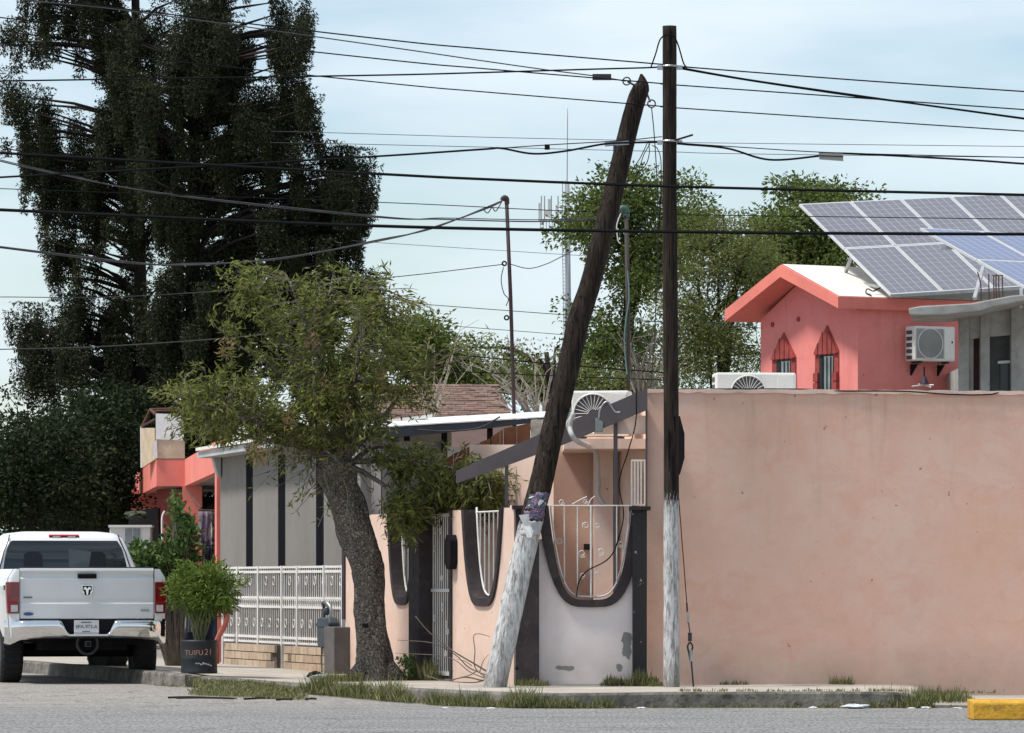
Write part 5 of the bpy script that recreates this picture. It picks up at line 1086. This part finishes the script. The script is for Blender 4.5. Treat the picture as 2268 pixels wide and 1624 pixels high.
# far treeline closing the view down the streets
C_ = np.stack([RNG.uniform(-130, 130, 26000), RNG.normal(215, 5, 26000), np.zeros(26000)], 1); hgt = 3.6+1.1*np.sin(C_[:, 0]*.31)+.7*np.sin(C_[:, 0]*.83+2)+.5*np.sin(C_[:, 0]*2.1); C_[:, 2] = hgt*RNG.random(26000)**.7
leafmesh('far_treeline', C_, RNG.normal(size=(26000, 3)), .8, .5, midleaf, label='distant low line of green trees at the end of the streets', cat='trees')
# bare shrubs
dry = M('bleached_dry_twigs', (.36, .31, .25), .9, .2, 8, 0)
def bare(label, x, y, Y0, n_, xr, yr, seed, mat=dry):
    rr = random.Random(seed); t_ = T('bare_shrub', label, 'shrub', W(x, y, Y0)); b0_ = W(x, y, Y0); mb = MB()
    for k in range(n_):
        e = W(x+rr.uniform(*xr), y+rr.uniform(*yr), Y0+rr.uniform(-.6, .6)); m_ = b0_.lerp(e, .5)+V((rr.uniform(-.15, .15), 0, rr.uniform(0, .2))); q = spline([b0_, m_, e], 5)
        mb.tube(q, np.linspace(.014, .004, len(q)), 4, cap=False)
        for _ in range(4):
            i = rr.randrange(2, len(q)); f = q[i]+V((rr.uniform(-.35, .35), rr.uniform(-.2, .2), rr.uniform(.05, .4))); mb.tube([q[i], f], [.006, .003], 3, cap=False)
    mb.build('stems', mat, t_, kind='stuff', recalc=False)
bare('bleached bare shrub fanning up beside the leaning pole', 1195, 960, 78, 26, (-150, 40), (-190, -70), 1)
bare('bare thin shrub between the two poles above the porch roof', 1420, 900, 78, 26, (-70, 80), (-190, -60), 2, M('grey_dry_twigs', (.20, .17, .14), .9))
bare('tall pale bare shoots in front of the shingle roof', 950, 960, 82, 8, (-20, 120), (-260, -110), 3)
broadleaf('dead_tree', 'dark bare branched tree reaching over the leaning pole', 90, 1330, [(1230, 770, 40, 18), (1190, 790, 30, 14)], 6, 20, midleaf, .1, .05, .4, trunk_r=.1)

# --- bushes by the shop
busha = foliage('oleander_leaf', (.06, .105, .015), (.21, .29, .06), None, .4); bushb = foliage('glossy_shrub_leaf', (.03, .065, .015), (.12, .19, .05), None, .35)
ob = T('oleander_bush', 'rounded light green bush growing out of the black barrel', 'bush', W(441, 1420, 62.15))
tw = MB(); C_, D_ = [], []
for _ in range(34):
    a = V((qb.x+jitter(.06), by+jitter(.06), bz0+.37)); b = V((qb.x+jitter(.25), by+jitter(.25), zat(1330, 62)+jitter(.1))); tw.tube(spline([a, a.lerp(b, .5)+V((jitter(.04), jitter(.04), 0)), b], 4), np.linspace(.012, .005, 9), 4, cap=False)
tw.build('stems', M('pale_green_stem', (.16, .17, .09), .8), ob, kind='stuff', recalc=False)
cc = np.array([qb.x+.07, by, zat(1308, 62.1)]); n_ = 4600
g_ = RNG.normal(size=(n_, 3)); g_ /= np.linalg.norm(g_, axis=1, keepdims=True); r_ = RNG.random(n_)**.4
bumpf = 1+.18*np.sin(g_[:, 0]*7+1)*np.sin(g_[:, 2]*6)+.12*np.sin(g_[:, 1]*9+g_[:, 0]*5)
g_ = g_*(r_*bumpf)[:, None]*np.array([.43, .42, .33]); g_ += .06*np.sin(g_[:, [1, 2, 0]]*17)
leafmesh('foliage', cc+g_, g_*1.5+RNG.normal(size=(n_, 3))*.55+np.array([0, 0, -.05]), .10, .02, busha, ob, fold=.04)
def bush(name, label, Y0, ells, n_, mat, L, Wd, dY, base):
    t_ = T(name, label, 'shrub', V((xat(base, Y0), Y0, .2))); C_, D_ = [], []; mb = MB()
    for _ in range(n_//16):
        e = inside(ells); p_ = rand_in(e, Y0, dY); a = V((xat(base, Y0)+jitter(.1), Y0, .2)); mb.tube(spline([a, a.lerp(p_, .6)+V((jitter(.05), 0, .1)), p_], 4), np.linspace(.014, .004, 9), 4, cap=False)
        for _ in range(16): C_.append(tuple(p_+V((jitter(.1), jitter(.1), jitter(.1))))); D_.append((jitter(1), jitter(1), jitter(.8)+.2))
    mb.build('stems', twigM, t_, kind='stuff', recalc=False); leafmesh('foliage', C_, D_, L, Wd, mat, t_, fold=.1)
bush('leafy_shrub', 'taller glossy green shrub with upright tip between pickup and barrel', 69, [(345, 1235, 55, 30), (400, 1225, 40, 45), (400, 1170, 24, 45), (412, 1180, 22, 40), (385, 1255, 60, 30), (315, 1225, 25, 24), (391, 1115, 10, 22), (330, 1260, 45, 22)], 3000, bushb, .10, .05, .45, 385)

# --- grass
grassM = foliage('dry_green_grass', (.06, .08, .022), (.25, .26, .10), (.46, .40, .24), .35)
GC, GD, GL = [], [], []
def kerb_at(x):
    return min(ks, key=lambda p: abs(CX+p.x/p.y*FPX-x))
def tuft(c, n_, r, h, lean=.35):
    for _ in range(n_):
        a = random.uniform(0, 6.28); q = r*math.sqrt(random.random()); GC.append((c[0]+q*math.cos(a), c[1]+q*math.sin(a), c[2])); GD.append((jitter(lean), jitter(lean)-.1, 1)); GL.append(h*random.uniform(.5, 1.1))
def kline(x0, x1, n_, h, off=.06, jit=.09):
    for _ in range(n_):
        x = random.uniform(x0, x1); fs_ = [i for i in range(n5-1)]; 
        i = min(fs_, key=lambda i: abs(CX+(ks[i].x+ks[i+1].x)/(ks[i].y+ks[i+1].y)*FPX-x)); p_ = ks[i].lerp(ks[i+1], random.random())
        q = V((p_.x+jitter(.15), p_.y-off-abs(jitter(jit)), 0)); q.z = roadz(q.x, q.y); cl = .5+.5*math.sin(q.x*5.1)*math.sin(q.x*2.3+1)+.25*math.sin(q.x*13)
        if cl < .12 and random.random() < .8: continue
        tuft(q, 6, .05+.03*cl, h*random.uniform(.3, 1.1)*(.45+.75*cl), .6)
kline(690, 1010, 1100, .26, -.06, .3); kline(980, 1180, 620, .22, -.05, .25); kline(1180, 1340, 300, .16, -.03, .14); kline(1340, 1900, 130, .07, .02, .05); kline(1900, 2150, 240, .15, .05, .12); kline(1770, 1960, 80, .07); kline(360, 470, 40, .05)
for _ in range(420):
    x = random.uniform(1940, 2150); tuft((xat(x, 55.3), random.uniform(54.9, 56.4), .05), 5, .06, random.uniform(.06, .2))
for _ in range(1500):
    f = random.random(); Yg = random.uniform(57.4+(1-f)*1.2, 61.2-f*1.4); tuft((xat(432+235*f+jitter(14), Yg), Yg, roadz(0, Yg)+.005+max(0, (Yg-59.5+f))*.05), 5, .07, random.uniform(.02, .075), .8)
for x0, x1, Y0, n_, h in ((1145, 1195, 58.1, 60, .1), (1195, 1215, 58.15, 14, .08), (1335, 1455, 58.05, 150, .14), (1400, 1440, 58.05, 60, .2), (1600, 1660, 58.7, 22, .07), (1840, 1890, 58.65, 40, .14), (720, 800, 60.9, 110, .13), (870, 920, 61.5, 40, .12), (1440, 1480, 57.9, 40, .07), (1500, 2000, 55.3, 90, .05), (2000, 2200, 58.5, 60, .05)):
    for _ in range(n_): tuft((xat(random.uniform(x0, x1), Y0), Y0+jitter(.08), .172 if x0 < 1990 else .08), 5, .04, h*random.uniform(.5, 1.1))
for _ in range(110):
    t = random.uniform(tB+.4, tC+.1); p_ = FP(t, .175, -.12+jitter(.12)); tuft(p_, 6, .05, random.uniform(.12, .34), .4)
leafmesh('grass', GC, GD, GL, .012, grassM, kind='stuff', label='dry green grass and weeds growing along the kerb and wall feet', cat='grass')
wd = T('weed', 'small leafy weed at the foot of the street tree trunk', 'weed', W(898, 1500, 61.4)); C_, D_ = [], []
for _ in range(150):
    p_ = W(898+jitter(16), 1478+jitter(24), 61.4+jitter(.1)); C_.append(tuple(p_)); D_.append((jitter(1), jitter(1), jitter(1)+.3))
leafmesh('foliage', C_, D_, .07, .03, bushb, wd)
MB().tube(spline([W(900, 1505, 61.4), W(897, 1480, 61.4), W(902, 1458, 61.4)], 4), .006, 4).build('stem', twigM, wd)
# dead branches at the foot of the leaning pole
db = T('dead_branches', 'pile of dry fallen branches at the foot of the leaning pole', 'branches', W(1060, 1505, 58.1))
for pp, r in (([(1086, 1492), (1050, 1470), (1000, 1440), (950, 1400), (920, 1365)], .012), ([(1085, 1498), (1040, 1480), (1010, 1452), (960, 1425), (880, 1418)], .009), ([(1075, 1500), (1052, 1478), (1052, 1440), (1049, 1410), (1060, 1404), (1085, 1410)], .009), ([(1080, 1505), (1040, 1488), (990, 1455), (875, 1447)], .008), ([(1070, 1508), (1030, 1500), (985, 1508), (940, 1495)], .011), ([(1082, 1503), (1050, 1512), (1000, 1510)], .010), ([(1062, 1490), (1070, 1465), (1082, 1450)], .007), ([(1045, 1475), (1030, 1465), (1012, 1460)], .007), ([(1058, 1485), (1040, 1496), (1022, 1500), (996, 1510)], .008)):
    q = spline([W(x, y, 58.35+i*.04-(.12 if y > 1495 else 0)) for i, (x, y) in enumerate(pp)], 5); MB().tube(q, np.linspace(r, r*.4, len(q)), 5).build('branch', twigM, db, smooth=True)
for i, (x0, y0, x1, y1) in enumerate(((372, 1535, 465, 1536), (390, 1538, 525, 1543), (540, 1546, 620, 1540), (612, 1553, 648, 1551), (676, 1549, 702, 1546))):
    Y0, Y1 = 58.0-.55*(y0-1535)/5*.3, 58.0-.55*(y1-1535)/5*.3; a = V((xat(x0, Y0), Y0, roadz(0, Y0)+.012)); b = V((xat(x1, Y1), Y1, roadz(0, Y1)+.012))
    MB().tube(spline([a, a.lerp(b, .5)+V((0, .05, .006)), b], 5), [.012]*10+[.005], 5).build('fallen_stick', conBark, label=('straight dark stick on the road nearest the pickup wheel', 'longest crooked stick lying on the road beside the straight one', 'thin stick on the road below the grassy corner', 'short thick stick lying apart on the open road', 'tiny stick on the road by the bare grey kerb')[i], cat='stick', group='sticks on the road')

# ------------------------------------------------------------------ yellow kerb of the traffic island
isl = MB(); prof = [(2153, 1547), (2158, 1541), (2420, 1533)]
y0 = 50.1; xl = xat(2154, y0); 
isl.loft([[V((x, y0+dy, z)) for z, dy in ((0, 0), (.17, .015), (.195, .05), (.2, .6), (0, .6))] for x in (xl, xl+.4, xl+1, xl+2, xl+4)])
isl.build('traffic_island', yellowM, bevel=.015, label='worn yellow painted concrete kerb at the end of a traffic island', cat='kerb')

# ------------------------------------------------------------------ pickup truck (own frame: x right, y forward, z up)
tk = T('pickup_truck', 'white pickup truck parked on the side street seen from behind with chrome bumper', 'pickup truck', V((xat(193, 63), 63, .095)), rz=R(11.5), local=True)
def carpaint():
    m, t, b, P = nodes('white_car_paint'); c = ramp(t, noise(t, P, 3, 5), [(.3, (.70, .71, .71)), (.7, (.76, .765, .765))])
    z = sep(t, P)[2]; c = mix(t, math_(t, 'MULTIPLY', math_(t, 'MAXIMUM', math_(t, 'SUBTRACT', 1.15, z), 0), math_(t, 'MULTIPLY', noise(t, P, 6, 6), .55)), c, (.42, .38, .33))
    t.links.new(c, b.inputs['Base Color']); b.inputs['Roughness'].default_value = .3; b.inputs['Coat Weight'].default_value = .5; b.inputs['Coat Roughness'].default_value = .06; return m
white = carpaint(); chrome = M('chrome', (.80, .80, .80), .07, .03, 3, .03, 6, metal=1.0)
redL = M('dark_red_lens', (.16, .004, .012), .12, .2, 9, 0, spec=.6, coat=.6); tyreM = M('tyre_rubber', (.014, .014, .015), .85, .2, 8, .4); glassD = M('tinted_glass', (.012, .015, .016), .05, .1, 3, 0, spec=.7, coat=.3)
HW = 1.035
def sidex(z): return float(np.interp(z, [.5, .62, .85, 1.1, 1.3, 1.42, 1.47], [.95, .985, 1.005, 1.02, 1.02, .985, .93]))
def bedside(s, y0, y1, zt, nm, arch=None, rev=False):
    mb = MB(); ny, nz_ = 26, 9; rows_ = []
    for i in range(ny):
        y = y0+(y1-y0)*i/(ny-1); zb = .60; fl = 0
        if arch:
            d = abs(y-arch); 
            if d < .52: zb = max(zb, .42+math.sqrt(max(0, .52**2-d*d)))
            fl = .045*math.exp(-(d/.55)**4)
        rows_.append([V((s*(sidex(zb+(zt-zb)*k/(nz_-1))+fl*(1-.6*k/(nz_-1))), y, zb+(zt-zb)*k/(nz_-1))) for k in range(nz_)]+[V((s*.84, y, zt)), V((s*.84, y, .95))])
    mb.loft(rows_, closed=False); return mb.build(nm, white, tk, smooth=False)
bed = bedside(-1, .03, 2.45, 1.465, 'bed_side', 1.25); bedside(1, .03, 2.45, 1.465, 'bed_side', 1.25)
for s in (-1, 1):      # rear corner skins beside the tailgate
    xs_ = [.855, .93, .985, 1.01]
    mb = MB(); rows_ = []
    for z in np.linspace(.60, 1.465, 10):
        sx_ = sidex(z); rows_.append([V((s*.86, .0, z)), V((s*(sx_-.06), .005, z)), V((s*(sx_-.015), .02, z)), V((s*sx_, .06, z))])
    mb.loft(rows_, closed=False).build('rear_corner', white, tk, smooth=True)
    lz0, lz1 = (.90, 1.30)
    mb = MB(); rows_ = []
    for z in np.linspace(.90, 1.30, 6):
        sx_ = sidex(z)+.004; rows_.append([V((s*.862, -.012, z)), V((s*(sx_-.05), -.01, z)), V((s*(sx_-.008), .012, z)), V((s*(sx_+.001), .09, z)), V((s*(sx_-.03), .14, z)), V((s*.87, .05, z))])
    tl = mb.loft(rows_).build('taillight', redL, tk, smooth=False, bevel=.006)
    MB().box((s*.925, -.016, .965), (.085, .012, .085)).build('reverse_lens', M('clear_lens', (.55, .53, .52), .15, .1, 30, .3, 30), tl); MB().box((s*.925, -.014, 1.04), (.09, .008, .03)).build('brake_lens', M('bright_red_lens', (.32, .004, .008), .15, .1, 9, 0), tl)
# tailgate
zs_ = [.835, 1.02, 1.05, 1.10, 1.34, 1.36, 1.40, 1.44, 1.47, 1.475]; yy_ = [.01, .005, .022, .012, .008, .03, .028, .0, .005, .05]
mb = MB(); mb.loft([[V((x, y+.006*(abs(x)/.85)**2, z)) for z, y in zip(zs_, yy_)]+[V((x, .09, 1.475)), V((x, .09, .835))] for x in np.linspace(-.85, .85, 9)])
tgt = mb.build('tailgate', white, tk, smooth=False, bevel=.004)
MB().box((0, .0, 1.375), (.24, .03, .055)).build('handle', blackM, tgt, bevel=.008)
MB().tube([(-.85, .04, 1.478), (.85, .04, 1.478)], .012, 6).build('top_trim', darkMetal, tgt)
# ram-head shield emblem
ec = V((0, -.001, 1.185)); em = [(-.068, .075), (.068, .075), (.07, .01), (.05, -.045), (0, -.082), (-.05, -.045), (-.07, .01)]
e0 = MB().prism([ec+V((x, 0, z)) for x, z in em], (0, -.01, 0)).build('emblem', chrome, tgt)
MB().prism([ec+V((x*.86, -.0105, z*.87+.001)) for x, z in em], (0, -.004, 0)).build('emblem_field', blackM, e0)
for poly in ([(-.048, .03), (-.036, .052), (-.018, .05), (0, .025), (.018, .05), (.036, .052), (.048, .03), (.044, .012), (.03, .026), (.018, .01), (.008, -.05), (0, -.062), (-.008, -.05), (-.018, .01), (-.03, .026), (-.044, .012)], [(-.056, .01), (-.047, .0), (-.034, -.03), (-.045, -.032), (-.056, -.012)], [(.056, .01), (.047, .0), (.034, -.03), (.045, -.032), (.056, -.012)]):
    MB().prism([ec+V((x, -.0146, z)) for x, z in poly], (0, -.005, 0)).build('emblem_relief', chrome, e0)
for k in range(6): MB().box((-.80+k*.019, -.002, 1.105+.002*math.sin(k*3)), (.013, .006, .02), ax=(V((1, 0, .0)), V((0, 1, 0)), V((.25, 0, .97)))).build('badge_letter', darkMetal, tgt)
MB().prism([V((-.745+.065*math.cos(a), .004, .895+.022*math.sin(a))) for a in np.linspace(0, 2*math.pi, 17)[:-1]], (0, -.004, 0)).build('oval_sticker', M('blue_sticker', (.05, .09, .24), .5, .1), tgt)
MB().box((.735, .0, .94), (.11, .012, .028)).build('badge', greyM, tgt, bevel=.003)
text('side_lettering', 'SXT', .085, darkMetal, bed, V((-1.026, .26, 1.20)), (.0, -1, 0), (0, 0, 1), .003, .2)
# bumper
def btop(x): return .816 if abs(x) > .36 else (.655 if abs(x) < .24 else .655+.161*sstep(.24, .36, abs(x)))
def bbot(x): return float(np.interp(abs(x), [0, .3, .5, .85, .97, 1.03], [.583, .583, .585, .565, .50, .52]))
mb = MB(); rows_ = []
for x in np.linspace(-1.03, 1.03, 61):
    t0, b0_ = btop(x), bbot(x); cy = .34*max(0, (abs(x)-.78)/.25)**2.2 if abs(x) > .78 else 0; h_ = t0-b0_
    rows_.append([V((x, cy-.02, t0)), V((x, cy-.115, t0-.004)), V((x, cy-.145, t0-.018)), V((x, cy-.155, t0-h_*.3)), V((x, cy-.145, t0-h_*.6)), V((x, cy-.10, b0_+.02)), V((x, cy-.06, b0_)), V((x, cy+.02, b0_+.01))])
bp = mb.loft(rows_, closed=False).build('bumper', chrome, tk, smooth=True)
MB().box((.02, .03, .72), (1.95, .04, .22)).build('bumper_backing', blackM, tk)
pl_ = MB().box((-.015, -.06, .735), (.315, .006, .155)).build('license_plate', M('white_plate', (.66, .66, .66), .5, .05), tk, bevel=.004)
ink = M('plate_ink', (.06, .06, .065), .6)
text('plate_characters', 'EPA-973-A', .062, ink, pl_, (-.015, -.0645, .712), (1, 0, 0), (0, 0, 1), .0015)
MB().box((-.02, -.064, .79), (.13, .003, .012)).build('plate_mark', ink, pl_); MB().box((-.02, -.064, .672), (.1, .003, .01)).build('plate_mark', ink, pl_)
hc = V((0, -.03, .515)); MB().ring(hc, .13, .018, (0, 1, 0), 20, math.pi*.0, math.pi*2).build('hitch_loop', darkMetal, tk); 
MB().box(hc+V((0, -.05, .0)), (.075, .12, .075)).build('hitch_tube', darkMetal, tk, bevel=.01); MB().box(hc+V((0, -.112, 0)), (.048, .006, .048)).build('hitch_opening', blackM, tk)
MB().box((0, 1.6, .72), (1.7, 3.0, .1)).build('bed_floor', darkMetal, tk); MB().box((0, 2.6, .55), (1.1, 4.6, .24)).build('chassis', blackM, tk); MB().tube([(-.8, 1.25, .42), (.8, 1.25, .42)], .09, 10).build('axle', blackM, tk); MB().box((.45, .45, .55), (.5, .5, .1)).build('exhaust_box', blackM, tk)
MB().box((0, .6, .62), (1.5, .8, .16)).build('rear_crossmember', blackM, tk)
# cab
def rring(z, hw, y0, y1, r, n_=5):
    out = []
    for cx, cy, a0 in ((hw-r, y1-r, 0), (-hw+r, y1-r, 90), (-hw+r, y0+r, 180), (hw-r, y0+r, 270)):
        for k in range(n_): a = R(a0+90*k/(n_-1)); out.append(V((cx+r*math.cos(a), cy+r*math.sin(a), z)))
    return out
MB().loft([rring(.55, .96, 2.5, 4.9, .08), rring(.9, 1.0, 2.48, 4.95, .08), rring(1.30, 1.0, 2.48, 4.95, .1), rring(1.44, .965, 2.49, 4.8, .1), rring(1.70, .865, 2.56, 4.35, .12), rring(1.87, .79, 2.62, 4.0, .14), rring(1.945, .70, 2.72, 3.8, .16), rring(1.97, .5, 2.9, 3.6, .18)]).build('cab', white, tk, smooth=True)
MB().loft([rring(.6, .97, 4.85, 6.2, .1), rring(1.15, .97, 4.85, 6.2, .12), rring(1.28, .85, 4.8, 6.0, .15)]).build('front_body', white, tk, smooth=True)
def rearface(x, z): return V((x, float(np.interp(z, [1.44, 1.70, 1.87, 1.945], [2.49, 2.56, 2.62, 2.72]))-.006, z))
mb = MB(); mb.loft([[rearface(hw*f, z) for f in np.linspace(-1, 1, 9)] for z, hw in ((1.42, .83), (1.6, .795), (1.75, .755), (1.845, .70))], closed=False)
rw = mb.build('rear_window', glassD, tk, smooth=True)
for x in (-.42, .42): MB().prism([rearface(x+a, z)+V((0, -.003, 0)) for a, z in ((-.13, 1.42), (.13, 1.42), (.12, 1.66), (.07, 1.70), (-.07, 1.70), (-.12, 1.66))], (0, .002, 0)).build('headrest_shape', M('seat_shadow', (.006, .006, .007), .3, .1, 3, 0), rw)
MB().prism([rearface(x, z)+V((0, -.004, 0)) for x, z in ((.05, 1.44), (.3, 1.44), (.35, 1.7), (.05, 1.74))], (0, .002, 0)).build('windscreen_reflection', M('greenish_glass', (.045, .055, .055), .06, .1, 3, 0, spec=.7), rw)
bl2 = MB().box((0, 2.665, 1.895), (.40, .05, .055), ax=(V((1, 0, 0)), V((0, 1, .5)).normalized(), V((0, -.5, 1)).normalized())).build('high_brake_light', M('bright_red_lens', (.32,)*3), tk, bevel=.008)
for x in (-.1, .1): MB().box((x, 2.635, 1.893), (.1, .012, .028)).build('clear_strip', M('clear_lens', (.55,)*3), bl2)
for s in (-1, 1):
    MB().tube([rearface(s*.875, 1.44), rearface(s*.80, 1.7), rearface(s*.735, 1.85), V((s*.72, 2.66, 1.92))], .008, 5).build('window_seal', blackM, tk)
    MB().box((s*1.13, 4.3, 1.38), (.2, .1, .24)).build('door_mirror', blackM, tk, bevel=.03)
def wheel(x, y, steer=0):
    R_, w_ = .405, .30; c = V((x, y, R_)); axv = V((math.cos(steer), math.sin(steer), 0)); f_ = V((-axv.y, axv.x, 0)); s_ = 1 if x > 0 else -1
    prof = [(-w_/2+.02, R_*.62), (-w_/2, R_*.75), (-w_/2+.015, R_*.93), (-w_/2+.05, R_), (w_/2-.05, R_), (w_/2-.015, R_*.93), (w_/2, R_*.75), (w_/2-.02, R_*.62)]
    rings = [[c+axv*a+f_*(r*math.cos(2*math.pi*k/36))+V((0, 0, r*math.sin(2*math.pi*k/36))) for k in range(36)] for a, r in prof]
    wo_ = MB().loft(rings).build('wheel', tyreM, tk, smooth=False)
    MB().disc(c+axv*s_*(w_/2-.03), R_*.6, axv*s_, .02, 20).build('rim', greyM, wo_)
    for k in range(30):
        a = 2*math.pi*k/30; d = f_*math.cos(a)+V((0, 0, math.sin(a))); MB().box(c+d*(R_+.002), (w_*.8, .03, .014), ax=(axv, d.cross(axv), d)).build('tread_block', tyreM, wo_)
for x, y, sa in ((-.86, 1.25, 0), (.86, 1.25, 0), (-.84, 4.85, R(20)), (.84, 4.85, R(20))): wheel(x, y, sa)
